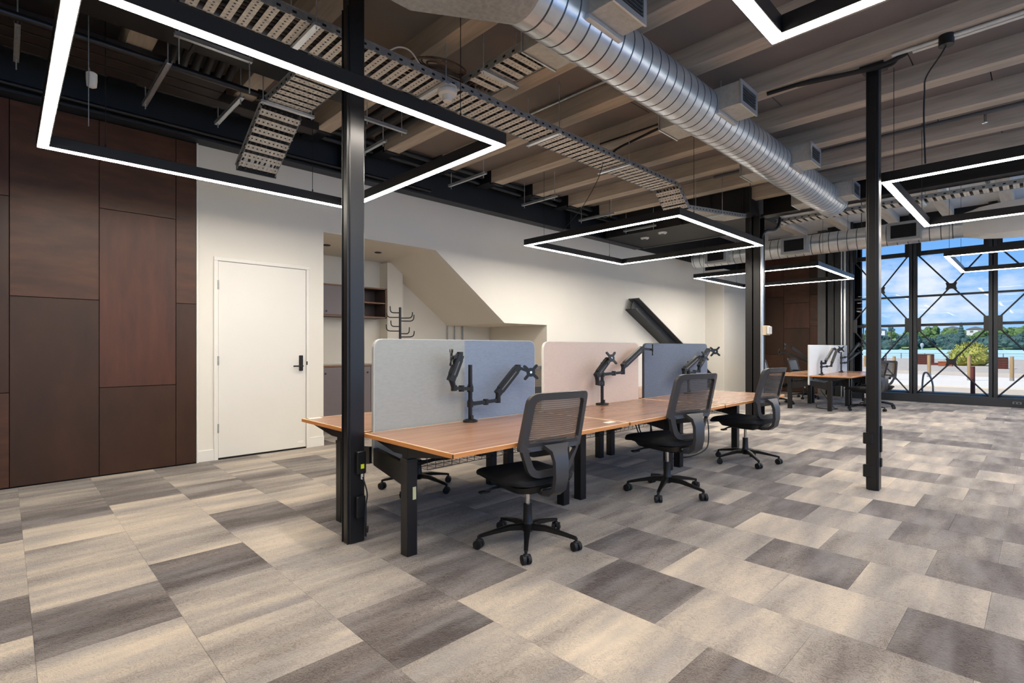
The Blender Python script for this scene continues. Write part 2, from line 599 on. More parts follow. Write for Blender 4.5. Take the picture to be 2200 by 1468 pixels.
# ------------------------------------------------------------------ floor of carpet tiles
WX0, WX1, WY0, WY1 = -3.0, 15.0, -5.5, 6.39      # room limits
fl = struct('floor', G().box((WX0, WY0, -0.16), (16.2, 8.1, -0.004)), 'carpet_backing', 'carpet tiled office floor in grey and beige', 'floor')
DARK = {(0, 8): .16, (-1, 8): .2, (1, 9): .3, (2, 6): .14, (1, 5): .14, (-1, 5): .16, (0, 4): .12, (4, 9): .3, (3, 3): .18, (2, 2): .14,
        (4, 1): .1, (5, 2): .24, (6, 0): .14, (7, 2): .22, (9, 0): .2, (5, -1): .06, (7, -1): .22, (8, -1): .24, (10, 2): .2, (1, 2): .2,
        (3, 0): .2, (11, 2): .25, (12, 0): .22, (13, 2): .3, (14, -1): .25, (3, 6): .3, (2, 8): .3, (5, 4): .25, (3, 5): .28}
LIGHT = {(0, 7): .78, (0, 6): .68, (0, 5): .66, (0, 3): .8, (1, 3): .66, (1, 7): .8, (1, 6): .6, (3, 2): .74, (3, 1): .7, (5, 1): .76, (7, 0): .66,
         (5, 0): .66, (7, 1): .84, (6, 1): .7, (10, 0): .7, (2, 5): .72, (1, 4): .62, (2, 4): .64, (2, 3): .58, (4, 2): .64, (4, 0): .64, (6, -1): .6, (11, 0): .7, (9, 1): .72,
         (-1, 7): .74, (-1, 6): .66, (-1, 4): .68, (0, 2): .7}
fwx, fwy = math.cos(R(45.616)), math.sin(R(45.616))
tiles = []
c = -7
while .09 + .5 * c < 15.0:
    x0, x1 = .09 + .5 * c, .59 + .5 * c
    x0, x1 = max(x0, WX0), min(x1, 15.0)
    off = .70 if c % 2 == 0 else .45
    r = -13
    while off + .52 * r < 8.0:
        y0, y1 = off + .52 * r, off + .52 * (r + 1)
        ymax = 7.97 if (2.93 < (x0 + x1) / 2 < 7.15) else 6.39
        y0c, y1c = max(y0, WY0), min(y1, ymax)
        if y1c - y0c > 0.02 and x1 - x0 > 0.02:
            rnd = random.Random(c * 101 + r * 7 + 13)
            u = rnd.random()
            tone = rnd.uniform(.14, .3) if u < .22 else (rnd.uniform(.4, .58) if u < .62 else rnd.uniform(.58, .8))
            tone = DARK.get((c, r), LIGHT.get((c, r), tone if x0 > 4 or u > .22 else .5))
            cx, cy = (x0 + x1) / 2, (y0c + y1c) / 2
            dep = cx * fwx + cy * fwy
            lat = cx * fwy - cy * fwx
            vis = dep > .9 and abs(lat) < dep * .99 + .3 and 1.24 / dep < .75
            tiles.append((dep if vis else 900 + random.random(), x0, x1, y0c, y1c, tone, rnd.random() * 90))
        r += 1
    c += 1
tiles.sort()
tile_mesh = {}
def tile_shape(w, h):
    g = G(); e = .0006; t = .006
    a, b = w / 2 - .0002, h / 2 - .0002
    vs = [(-a, -b, -t), (a, -b, -t), (a, b, -t), (-a, b, -t), (-a + e, -b + e, 0), (a - e, -b + e, 0), (a - e, b - e, 0), (-a + e, b - e, 0)]
    return g.add(vs, [(4, 5, 6, 7), (0, 1, 5, 4), (1, 2, 6, 5), (2, 3, 7, 6), (3, 0, 4, 7)])
rest = G(); rt, rsd = [], []
for i, (d, x0, x1, y0, y1, tone, seed) in enumerate(tiles):
    w, h = round(x1 - x0, 3), round(y1 - y0, 3)
    if i < 300:
        if (w, h) not in tile_mesh: tile_mesh[(w, h)] = tile_shape(w, h).mesh('carpet_tile', 'carpet_object')
        o = inst(tile_mesh[(w, h)], 'carpet_tile', fl, ((x0 + x1) / 2, (y0 + y1) / 2, 0))
        o['tone'] = float(tone); o['seed'] = float(seed)
    else:
        k = len(rest.v)
        rest.v += [(x, y, z) for x, y, z in [((x0 + x1) / 2 + p[0], (y0 + y1) / 2 + p[1], p[2]) for p in tile_shape(w, h).v]]
        rest.f += [tuple(q + k for q in f) for f in tile_shape(w, h).f]
        rest.m += [0] * 5
        rt += [tone] * 8; rsd += [seed] * 8
ro = part('carpet_tiles', rest, 'carpet_mesh', fl, label='farther carpet tiles')
ro['kind'] = 'stuff'
for nm, data in (('tone', rt), ('seed', rsd)):
    a = ro.data.attributes.new(nm, 'FLOAT', 'POINT')
    a.data.foreach_set('value', data)

# ------------------------------------------------------------------ white wall with alcove, panelled wall, far walls
def xz(y0, y1):
    return lambda u, v, t: (u, y0 + t * (y1 - y0), v)
WY = 6.39
g = G()
TOPZ = 3.46
for poly in ([(1.482, 0), (1.655, 0), (1.655, 2.25), (1.482, 2.25)], [(2.717, 0), (2.903, 0), (2.903, 2.25), (2.717, 2.25)], [(1.482, 2.25), (2.903, 2.25), (2.903, TOPZ), (1.482, TOPZ)],
             [(2.903, 2.715), (4.64, 2.715), (4.64, TOPZ), (2.903, TOPZ)], [(4.64, 2.715), (6.077, 1.665), (6.077, TOPZ), (4.64, TOPZ)], [(6.077, 1.665), (7.154, 1.665), (7.154, TOPZ), (6.077, TOPZ)], [(7.154, 0), (13.57, 0), (13.57, TOPZ), (7.154, TOPZ)]):
    g.prism(poly, xz(WY, WY + .12))
wb = struct('wall_back', g, 'white_wall', 'white plastered wall with sloped under-stair alcove', 'wall')
g = G()
AY = 7.97
g.box((2.783, WY + .12, 0), (2.903, AY, 2.8)).box((7.154, WY + .12, 0), (7.27, AY, 1.8)).box((2.783, AY, 0), (7.27, AY + .1, 2.9))
g.prism([(2.783, 2.715), (4.64, 2.715), (6.077, 1.665), (7.27, 1.665), (7.27, 1.8), (6.13, 1.8), (4.70, 2.85), (2.783, 2.85)], xz(WY + .12, AY))
g.box((4.62, 7.72, 0), (4.92, AY, 2.68))
wa = struct('wall_alcove', g, 'alcove_wall', 'cream walls and sloped soffit inside the under-stair alcove', 'wall')
part('conduit', G().cyl((6.05, AY - .03, 0), (6.05, AY - .03, 1.665), .012, 8).cyl((6.22, AY - .03, 0), (6.22, AY - .03, 1.665), .012, 8).cyl((6.42, AY - .03, .9), (6.42, AY - .03, 1.665), .015, 8), 'galvanised_dull', wa, smooth=40)
for i, (x, y) in enumerate([(4.12, 7.16), (3.30, 7.16)]):
    solo('downlight', G().lathe([(.045, -.012), (.055, -.004), (.055, .0)], (0, 0, 0), 20).lathe([(.036, -.014), (.036, -.004)], (0, 0, 0), 20, 0), 'black_plastic',
         ['small black round downlight in alcove ceiling nearer the sloped soffit', 'small black round downlight in alcove ceiling by its left edge'][i], 'downlight', (x, y, 2.714), 'alcove downlights', local=True)
# white pilaster at the far end of the wall
struct('trim_1', G().box((13.57, 5.87, 0), (15.06, 6.5, 3.33)), 'white_wall', 'white boxed pilaster at the far end of the white wall', 'pilaster')
struct('wall_upper', G().box((-3, WY, 3.46), (15.9, 6.5, 4.5)).box((13.57, WY, 3.33), (15.9, 6.5, 3.47)).box((15.06, WY, 0), (16.0, 6.5, 3.4)), 'black_paint', 'dark strip of wall above the white wall', 'wall')

# brown phenolic ply panels on the near wall
wl = struct('wall_left', G().box((-3.0, 6.365, 0), (1.482, 6.5, 3.46)), 'joint_dark', 'dark brown plywood panelled wall left of the white door', 'wall')
xs = [1.477, 1.289, .656, .035, -.59, -1.21, -1.84, -2.46, -3.0]
pm = ['panel_brown', 'panel_brown_dark', 'panel_brown_red']
zs = [[0.012, 1.71, 3.43], [0.012, .857, 2.588, 3.43], [0.012, 1.70, 3.43], [0.012, .845, 2.575, 3.43]]
for i in range(len(xs) - 1):
    zz = zs[min(i, 3)] if i < 4 else zs[2 + i % 2]
    for j in range(len(zz) - 1):
        mm = {(0, 0): 'panel_brown_dark', (0, 1): 'panel_brown', (1, 0): 'panel_brown_dark', (1, 1): 'panel_brown_red', (1, 2): 'panel_brown', (2, 0): 'panel_brown_dark', (2, 1): 'panel_brown'}.get((i, j), pm[(i + j) % 3])
        part('panel', G().cbox((xs[i + 1] + .0025, 6.347, zz[j] + .0025), (xs[i] - .0025, 6.366, zz[j + 1] - .0025), .0015), mm, wl)
struct('trim_2', G().cbox((1.479, 6.35, 0), (1.497, 6.40, 3.44), .002), 'white_trim', 'thin white edge bead between brown panels and white wall', 'trim')
for i, (x0, x1) in enumerate([(1.497, 1.655), (2.717, 2.905), (7.152, 13.57)]):
    struct('baseboard_%s' % ['back', 'door', 'far'][i], G().cbox((x0, 6.374, 0), (x1, 6.395, .125), .004), 'white_trim',
           ['short white skirting left of the white door', 'short white skirting between door and alcove', 'long white skirting beyond the alcove'][i], 'skirting')

# white door
dr = thing('door_1', 'white flush door with black lever handle in white wall', 'door', (2.186, 6.39, 0), kind='structure')
part('door_leaf', G().cbox((1.698, 6.385, .02), (2.676, 6.43, 2.205), .003), 'door_white', dr)
part('door_frame', G().cbox((1.652, 6.372, 0), (1.694, 6.50, 2.2085), .003).cbox((2.680, 6.372, 0), (2.72, 6.50, 2.2085), .003).cbox((1.652, 6.372, 2.209), (2.72, 6.50, 2.252), .003), 'white_trim', dr)
part('threshold_gap', G().box((1.694, 6.39, 0), (2.68, 6.5, .018)), 'joint_dark', dr)
for z in (.35, 1.1, 1.94):
    part('hinge', G().cyl((1.694, 6.368, z - .05), (1.694, 6.368, z + .05), .008, 8), 'galvanised_dull', dr, 40)
hp = part('lock_plate', G().cbox((2.588, 6.362, .96), (2.634, 6.387, 1.15), .006), 'black_plastic', dr)
part('lever_handle', G().tube([(2.61, 6.372, 1.02), (2.61, 6.325, 1.02)], .011, 10).cbox((2.50, 6.318, 1.011), (2.622, 6.334, 1.029), .004), 'black_plastic', hp)
part('strike', G().cbox((2.677, 6.368, 1.03), (2.692, 6.376, 1.075), .002), 'black_plastic', dr)
part('sticker', G().cbox((2.575, 6.3825, .075), (2.645, 6.386, .10), .001), 'paper', dr)

# far panelled wall, facing the room
wf = struct('wall_far', G().box((15.9, 3.3, 0), (16.05, 6.5, 4.5)), 'joint_dark', 'brown panelled wall at the far end beside the glazing', 'wall')
ys = [3.55, 3.9, 4.49, 5.16, 5.72, 6.38]
zz = [[.01, 1.2, 2.35, 4.4], [.01, 1.85, 2.70, 4.4], [.01, 1.79, 2.50, 4.4], [.01, 1.05, 2.70, 4.4], [.01, 1.79, 2.50, 4.4]]
for i in range(5):
    for j in range(3):
        part('panel', G().cbox((15.882, ys[i] + .004, zz[i][j] + .004), (15.901, ys[i + 1] - .004, zz[i][j + 1] - .004), .002), pm[(i * 2 + j) % 3], wf)
struct('column_grey', G().box((15.6, 4.03, 0), (15.8, 4.22, 4.4)), 'grey_steel', 'grey steel column in front of the far brown panels', 'column')
struct('column_dark', G().box((15.35, 3.62, 0), (15.42, 3.92, 4.4)).box((15.35, 3.76, 0), (15.62, 3.78, 4.4)).box((15.57, 3.62, 0), (15.62, 3.92, 4.4)), 'blue_black_steel', 'dark steel H column beside the glazed wall', 'column')
g = G().box((-3, -5.65, 0), (16, -5.5, .25)).box((-3, -5.65, 4.1), (16, -5.5, 4.5))
for k in range(8):
    g.box((-3 + k * 2.6, -5.6, .25), (-2.88 + k * 2.6, -5.5, 4.1))
struct('wall_right', g, 'blue_black_steel', 'dark framed window wall with wide openings behind the viewer', 'wall')  # unseen guessed wall, openings widened to let in more sky light
struct('wall_near', G().box((-3.15, -5.65, 0), (-3, 6.5, 4.5)), 'white_wall', 'plain white end wall behind the viewer', 'wall')  # unseen guessed wall, made solid white to bounce warm light

# ------------------------------------------------------------------ ceiling, joists, beams
ce = struct('ceiling', G().box((-3.1, -5.6, 3.93), (9.05, 6.5, 4.0)), 'joint_dark', 'grey brown boarded ceiling above the pine joists', 'ceiling')
jx = [.79 + .9 * k for k in range(-4, 10)]
for k, x in enumerate(jx):
    xa = x + .09; xb = min(x + .9 - .09, 9.02)
    if xb - xa < .1: continue
    yy = [-5.5, -3.7 + .6 * (k % 2), -1.9 + .6 * (k % 3), .35 + .5 * (k % 2), 2.0 + .55 * (k % 3), 4.1 + .4 * (k % 2), 6.2]
    for a, b in zip(yy[:-1], yy[1:]):
        part('ceiling_panel', G().cbox((xa - .03, a + .004, 3.89), (xb + .03, b - .004, 3.932), .002), 'ceiling_panel', ce)
ords = ['first', 'second', 'third', 'fourth', 'fifth', 'sixth', 'seventh', 'eighth', 'ninth', 'tenth', 'eleventh', 'twelfth', 'thirteenth', 'fourteenth']
for k, x in enumerate(jx):
    ymax = 5.76 if x < 8 else (4.55 if x < 8.8 else 3.2)
    ymax = 5.76 if x < 8.6 else 4.5
    o = struct('joist', G().cbox((-.09, -5.5, 0), (.09, ymax, .195), .004), 'joist_pine', 'pine ceiling joist, %s of the row counted towards the glazed wall' % ords[k], 'joist', (x, 0, 3.70), local=True)
    if ymax > 5.7:
        hb = part('joist_hanger', G().box((x - .10, 5.70, 3.685), (x + .10, 5.77, 3.70)).box((x - .10, 5.76, 3.685), (x + .10, 5.775, 3.89)).box((x - .105, 5.775, 3.72), (x + .105, 6.1, 3.89)), 'black_steel', o)
# steel beam along the white wall
bw = struct('beam_wall', G().box((-3, 6.20, 3.44), (10.1, 6.388, 3.462)).box((-3, 6.30, 3.46), (10.1, 6.32, 3.9)).box((-3, 6.12, 3.87), (10.1, 6.388, 3.892)), 'blue_black_steel', 'dark steel beam running along the top of the white wall', 'beam')
part('stiffener', G().box((3.05, 6.2, 3.46), (3.07, 6.30, 3.87)).box((7.6, 6.2, 3.46), (7.62, 6.30, 3.87)), 'blue_black_steel', bw)
# two dark pipes beside the beam
for i, (y, z, r) in enumerate([(5.92, 3.83, .035), (6.02, 3.76, .028)]):
    solo('pipe', G().cyl((-3, y, z), (9.0, y, z), r, 12), 'blue_black_steel', ['thicker upper dark pipe running beside the wall beam', 'thinner lower dark pipe running beside the wall beam'][i], 'pipe', (0, y, z), 'pipes beside the wall beam', smooth=50)
solo('pipe', G().cyl((-3, 6.17, 3.50), (4.4, 6.17, 3.50), .020, 10), 'black_steel', 'slim dark conduit clipped low on the wall beam', 'pipe', (0, 6.17, 3.5), smooth=50)
# cross beam, bulkhead and boxed soffit at the change of ceiling
cb = struct('beam_cross', G().box((9.06, -5.5, 3.45), (9.30, 3.3, 3.475)).box((9.17, -5.5, 3.47), (9.19, 3.3, 3.88)).box((9.06, -5.5, 3.86), (9.30, 3.3, 3.89)), 'black_steel', 'black steel cross beam at the end of the pine joists', 'beam')
struct('bulkhead', G().box((9.05, -5.5, 3.89), (9.32, 6.39, 4.5)), 'black_paint', 'black bulkhead between the two ceilings', 'bulkhead')
so = struct('soffit', G().box((8.72, 3.35, 3.46), (10.12, 6.2, 3.88)), 'black_paint', 'black boxed soffit above the second square pendant', 'soffit')
part('edge_strip', G().cbox((10.12, 3.35, 3.44), (10.15, 6.2, 3.56), .003), 'grey_steel', so)
for i in range(5):
    y = 3.45 + i * .55
    part('conduit', G().cyl((8.705, y, 3.46), (8.705, y, 3.88), .010, 6), 'black_steel', so)
# white ceiling of the far bay with rafters
cw = struct('ceiling_far', G().box((9.32, -5.5, 4.40), (16.2, 6.5, 4.5)), 'joint_dark', 'white boarded ceiling of the far bay', 'ceiling')
x = 9.33
while x < 15.85:
    part('board', G().cbox((x + .004, -5.5, 4.375), (min(x + .62, 16) - .004, 6.39, 4.402), .003), 'ceiling_white', cw)
    x += .62
for k in range(11):
    y = 5.42 - k * .985
    struct('rafter', G().cbox((9.32, -.10, 0), (15.15, .10, .18), .004), 'rafter_pine', 'pale pine rafter of the far bay, %s from the white wall' % ords[k], 'rafter', (0, y, 4.20), local=True)

# steel posts
def post(name, label, x0, y0, x1, y1, z1):
    t = thing(name, label, 'column', ((x0 + x1) / 2, (y0 + y1) / 2, 0), kind='structure')
    part('shaft', G().cbox((x0, y0, 0), (x1, y1, z1), .006), 'black_steel', t)
    return t
pa = post('post', 'black square steel post standing in front of the desk end', 1.556, 3.05, 1.66, 3.145, 3.89)
part('cover_channel', G().cbox((1.548, 3.075, .0), (1.558, 3.12, 3.4), .002).cbox((1.544, 3.06, .0), (1.558, 3.068, 3.4), .001).cbox((1.544, 3.128, .0), (1.558, 3.136, 3.4), .001), 'black_steel', pa)
pb = post('post', 'black square steel post standing alone on the open floor', 5.405, .99, 5.505, 1.085, 3.70)
part('cover_channel', G().cbox((5.398, 1.01, 0), (5.408, 1.065, 3.6), .002), 'black_steel', pb)
part('top_plate', G().cbox((5.36, .95, 3.68), (5.55, 1.125, 3.70), .002), 'black_steel', pb)
for z0, z1, s in ((.40, .50, 0), (.11, .22, 0), (.33, .56, 1), (.20, .28, 1)):
    if s == 0:
        part('socket_box', G().cbox((5.392, 1.03, z0), (5.43, 1.105, z1), .006), 'black_plastic', pb)
    else:
        part('socket_box', G().cbox((5.46, .980, z0), (5.50, .992, z1), .004), 'black_plastic', pb)
# column by the cross beam
pc = thing('column_steel', 'dark steel H column under the cross beam beyond the desks', 'column', (9.12, 3.4, 0), kind='structure')
part('shaft', G().box((9.0, 3.30, 0), (9.02, 3.53, 3.45)).box((9.0, 3.40, 0), (9.24, 3.42, 3.45)).box((9.22, 3.30, 0), (9.24, 3.53, 3.45)), 'black_steel', pc)
part('base_plate', G().cbox((8.95, 3.24, 0), (9.29, 3.58, .02), .003), 'black_steel', pc)
t = solo('cable_cover', G().cbox((9.02, 3.262, .3), (9.085, 3.298, 3.0), .004), 'galvanised', 'pale metal cable cover running up the column beyond the desks', 'conduit', (9.05, 3.28, .3))
part('pipe_bend', G().tube(smooth_path([(9.05, 3.27, 2.95), (9.05, 3.27, 3.12), (9.1, 3.22, 3.2), (9.2, 3.12, 3.22), (9.25, 3.08, 3.3), (9.27, 3.07, 3.42)]), .022, 10), 'black_steel', t, 50)
t = thing('wall_box', 'beige and white control box on the column beyond the desks', 'box', (9.1, 3.24, 1.47))
part('box_body', G().cbox((9.02, 3.20, 1.455), (9.2, 3.262, 1.615), .005), 'beige_box', t)
part('box_front', G().cbox((9.03, 3.165, 1.47), (9.19, 3.20, 1.60), .01), 'white_plastic', t)

# ------------------------------------------------------------------ glazed wall with cross bracing
GX = 15.2
cols = [3.37, 2.11, .74, -.63, -2.0, -3.37, -4.74]
zr = [.2, 1.775, 2.45, 3.45, 4.15]
wl_lab = ['braced glazed bay beside the dark corner column', 'braced glazed bay in front of the tall planted bush', 'braced glazed bay cut by the edge of view', 'braced glazed bay fourth from the corner', 'braced glazed bay fifth from the corner', 'braced glazed bay sixth from the corner']
facade_lab = ['steel facade column at the corner jamb', 'steel facade column second from the corner', 'steel facade column third from the corner', 'steel facade column fourth from the corner', 'steel facade column fifth from the corner', 'steel facade column sixth from the corner', 'steel facade column last from the corner']
for i, y in enumerate(cols):
    t = struct('facade_column', G().box((GX - .12, y - .07, 0), (GX - .105, y + .07, 4.38)).box((GX - .12, y - .008, 0), (GX + .04, y + .008, 4.38)).box((GX + .025, y - .07, 0), (GX + .04, y + .07, 4.38)), 'blue_black_steel', facade_lab[i], 'column')
    for z in (1.775, 3.52):
        part('gusset_plate', G().cbox((GX - .10, y - .15, z - .16), (GX - .07, y + .15, z + .16), .003), 'black_steel', t)
for i in range(6):
    ya, yb = cols[i + 1], cols[i]
    w = thing('window_%d' % (i + 1), wl_lab[i], 'window', (GX + .1, (ya + yb) / 2, 0), kind='structure')
    for a, b in zip(zr[:-1], zr[1:]):
        part('pane', G().box((GX + .095, ya + .02, a + .02), (GX + .103, yb - .02, b - .02)), 'glass', w)
    for z, h in ((.2, .02), (1.775, .03), (2.45, .022), (3.45, .05), (4.15, .05)):
        part('rail', G().cbox((GX + .06, ya, z - h), (GX + .13, yb, z + h), .004), 'blue_black_steel', w)
    part('jamb_frame', G().cbox((GX + .07, yb - .03, .2), (GX + .13, yb, 4.15), .003).cbox((GX + .07, ya, .2), (GX + .13, ya + .03, 4.15), .003), 'blue_black_steel', w)
    part('head_panel', G().box((GX + .07, ya, 4.15), (GX + .13, yb, 4.45)), 'black_steel', w)
    ym = (ya + yb) / 2
    for z0, zc, z1 in ((.2, .93, 1.70), (1.86, 2.625, 3.42)):
        for sy, zz_ in ((ya + .07, z0), (yb - .07, z0), (ya + .07, z1), (yb - .07, z1)):
            part('brace_rod', G().cyl((GX - .085, sy, zz_), (GX - .085, ym, zc), .016, 8), 'black_steel', w, 50)
        s = .115
        dia = roundpoly([(-s, 0), (0, -s * 1.05), (s, 0), (0, s * 1.05)], .02, 2)
        dia = [(u * (1.0 if abs(u) > .001 else 1), v) for u, v in roundpoly([(-.105, -.085), (0, -.055), (.105, -.085), (.075, 0), (.105, .085), (0, .055), (-.105, .085), (-.075, 0)], .03, 3)]
        part('node_plate', G().prism(dia, lambda u, v, t, zc=zc, ym=ym: (GX - .11 + .05 * t, ym + u, zc + v)), 'black_steel', w, 40)
struct('window_sill', G().cbox((15.0, -5.5, 0), (15.33, 3.44, .185), .004), 'blue_black_steel', 'dark sill box along the foot of the glazed wall', 'sill')
t = solo('floor_socket', G().cbox((14.985, .30, .07), (15.0, .44, .125), .004), 'grey_steel', 'small grey socket plate on the dark sill of the glazed wall', 'socket', (15, .37, .1))
part('socket_hole', G().box((14.983, .33, .085), (14.986, .355, .11)).box((14.983, .385, .085), (14.986, .41, .11)), 'joint_dark', t)
struct('trim_4', G().cbox((15.08, 3.45, 0), (15.13, 3.50, 4.3), .004).cbox((15.08, 3.53, 0), (15.11, 3.56, 4.3), .003), 'galvanised', 'pale metal jamb strips beside the glazed corner', 'trim')
struct('wall_corner', G().box((15.25, 3.44, 0), (15.95, 3.5, 4.45)), 'dark_board', 'short dark return wall at the glazed corner', 'wall')
struct('roof', G().box((-3.4, -5.9, 4.52), (16.6, 8.3, 4.7)), 'black_paint', 'flat roof slab over the office', 'roof')  # unseen slab, sized to keep the sun out of the room
solo('bike_hoop', G().tube(smooth_path([(15.75, 1.83, -.1), (15.75, 1.82, .35), (15.75, 1.9, .62), (15.75, 1.99, .62), (15.75, 2.02, .3), (15.75, 2.02, -.1)]), .02, 8), 'galvanised', 'pale bent tube hoop just outside the glazing', 'hoop', (15.75, 1.93, -.1), smooth=50)

# ------------------------------------------------------------------ outside
GZ = -.10
struct('ground', G().box((16.2, -70, GZ - .4), (84, 80, GZ)), 'concrete', 'pale concrete forecourt outside the glazed wall', 'ground')
def flat(poly, z0, z1):
    return G().prism(poly, lambda u, v, t: (u, v, z0 + t * (z1 - z0)))
solo('paving', flat([(24, -30), (23.2, -8), (23.5, -1), (23.0, 3), (21.5, 8), (21, 30), (34, 30), (33, 6), (31.5, 1), (31, -8), (32, -30)], GZ, GZ + .03), 'white_paving', 'bright white curved strip of paving outside', 'paving', kind='structure')
solo('paving', flat([(38, -60), (37, -6), (38.5, 6), (37, 60), (83.5, 60), (83.5, -60)], GZ, GZ + .02), 'grey_paving', 'grey promenade paving beside the water', 'paving', kind='structure')
solo('water', G().box((84, -1200, -1.2), (700, 1200, -.6)), 'water', 'pale turquoise estuary water beyond the railing', 'water', kind='structure')
# promenade railing
t = thing('railing', 'thin grey promenade railing along the water', 'railing', (83, 0, GZ))
for k in range(41):
    y = -40 + 2.4 * k
    part('post', G().box((82.96, y - .04, GZ), (83.04, y + .04, .60)), 'grey_steel', t)
part('top_rail', G().box((82.97, -41, .54), (83.03, 58, .58)), 'grey_steel', t)
part('wire', G().box((82.99, -41, .30), (83.01, 58, .32)).box((82.99, -41, .10), (83.01, 58, .12)), 'grey_steel', t)
# timber bollards: place by bearing (y/x) and distance
def bollard(x, y, h, r, mat, label, capm=None):
    t = thing('bollard', label, 'bollard', (x, y, GZ), 'bollards outside')
    part('shaft', G().cyl((x, y, GZ + (.14 if capm else 0)), (x, y, GZ + h), r, 12, r * .94), mat, t, 50)
    if capm: part('foot_sleeve', G().cyl((x, y, GZ), (x, y, GZ + .15), r * 1.08, 12), capm, t, 50)
import itertools
def at(px, dep):
    l = (px - 1100) / 1115.74 * dep
    return (fwx * dep + fwy * l, fwy * dep - fwx * l)
for px, dep, h, r, mm, lab, cap in [
        (1921, 21.5, 1.0, .06, 'post_timber', 'timber bollard just right of the lone post', 'asphalt'),
        (1996, 23.5, 1.02, .07, 'post_timber', 'timber bollard beside the bent hoop', 'asphalt'),
        (2082, 21.0, 1.05, .062, 'post_timber', 'timber bollard standing in front of the bush', 'asphalt'),
        (2174, 20.6, 1.0, .065, 'post_timber', 'timber bollard between the bush and the view edge', 'asphalt'),
        (2090, 15.2, .80, .055, 'post_red', 'slim dark red bollard close to the glazing', None),
        (1835, 38, .80, .075, 'post_red', 'first dark red bollard near the corner jamb', None),
        (1847, 38, .82, .10, 'post_red', 'broad red brown bollard second from the corner jamb', None),
        (1859, 37, .80, .09, 'post_timber', 'orange timber bollard third from the corner jamb', None),
        (1903, 42, .9, .06, 'grey_steel', 'grey metal bollard behind the lone post', None)]:
    x, y = at(px, dep)
    bollard(x, y, h, r, mm, lab, cap)
# grassy bush in a planter
bx, by = at(2084, 39)
t = thing('bush', 'round yellow green grass bush on the forecourt', 'bush', (bx, by, GZ))
g = G()
rb = random.Random(5)
for k in range(900):
    a = rb.uniform(0, 2 * PI); el = rb.uniform(.15, 1.5); rr = rb.uniform(.7, 1.08)
    d = Vector((math.cos(a) * math.cos(el) * 1.45, math.sin(a) * math.cos(el) * 1.45, math.sin(el) * 1.65)) * rr
    p = Vector((bx, by, GZ + .1)) + d * .45
    q = Vector((bx, by, GZ + .1)) + d
    s = Vector((rb.uniform(-1, 1), rb.uniform(-1, 1), rb.uniform(-.3, .3))).normalized() * .05
    q2 = q + Vector((d.x * .12, d.y * .12, -.12))
    g.add([p - s, p + s, q + s * .7, q - s * .7, q2], [(0, 1, 2, 3), (3, 2, 4)])
bl = part('blades', g, 'bush_leaf', t)
bl['kind'] = 'stuff'
part('heart', G().blob((bx, by, GZ + .65), (1.15, 1.15, .9), 3, .12, rnd=rb), 'bush_leaf', t)
for k, (px, dep, w, h, mm, lab) in enumerate([(2032, 38, .8, .35, 'planter_rust', 'low rusty planter left of the bush'), (2012, 40, .9, .2, 'post_red', 'low dark red kerb block left of the rusty planter'), (1985, 42, 1.25, .85, 'post_red', 'dark red slatted bin store left of the bush'), (2152, 33, .6, .75, 'post_red', 'dark red litter bin right of the bush')]):
    x, y = at(px, dep)
    t = thing('planter' if k < 2 else 'bin', lab, 'planter' if k < 2 else 'bin', (x, y, GZ))
    part('body', G().cbox((x - .3, y - w / 2, GZ), (x + .3, y + w / 2, GZ + h), .03), mm, t)
    if k >= 2:
        for q in range(5):
            part('slat', G().box((x - .32, y - w / 2, GZ + .06 + q * h / 5), (x - .30, y + w / 2, GZ + .03 + (q + .8) * h / 5)), 'panel_brown_red', t)
    else:
        part('rim', G().cbox((x - .33, y - w / 2 - .03, GZ + h - .06), (x + .33, y + w / 2 + .03, GZ + h), .01), mm, t)
# far shore: hill, trees, houses
FS = 3.2
hl = random.Random(3)
g = G()
n = 60
vs = []
for i in range(n + 1):
    y = -260 + 520 * i / n
    hh = 5.0 + 1.4 * math.sin(i * .37) + .8 * math.sin(i * .9 + 1)
    for (dx, z) in ((0, -1.2), (2, .2), (30, hh * .5), (70, hh), (130, hh + 1), (200, hh)):
        vs.append(((212 + dx) * FS, y * FS, z * FS))
fs = []
for i in range(n):
    for j in range(5):
        fs.append((i * 6 + j, i * 6 + j + 1, (i + 1) * 6 + j + 1, (i + 1) * 6 + j))
g.add(vs, fs)
struct('hill', g, 'hill_green', 'low green hill on the far shore', 'hill', smooth=60)
def wood(mm, cnt, lab, x0, x1, zz0, zr, rr):
    g = G()
    for k in range(cnt):
        r = hl.uniform(*rr)
        c = (hl.uniform(x0, x1) * FS, hl.uniform(-40, 75) * FS, (zz0 + hl.uniform(0, zr)) * FS)
        r *= FS
        g.blob(c, (r, r * 1.1, r * hl.uniform(.8, 1.1)), 3, .14, rnd=hl)
        for q in range(6):
            a = hl.uniform(0, 2 * PI)
            g.blob((c[0] - r * .5 * abs(math.cos(a)), c[1] + r * .8 * math.sin(a), c[2] + r * hl.uniform(-.1, .8)), r * hl.uniform(.28, .5), 3, .26, rnd=hl)
    solo('woods', g, mm, lab, 'trees', (0, 0, 0), kind='stuff')
wood('foliage_hazy', 210, 'dark bushy woods along the far shoreline', 212, 226, .4, 2.6, (1.2, 2.4))
wood('foliage_light', 150, 'lighter green trees on the far hillside', 232, 262, 3.4, 2.6, (.9, 2.2))
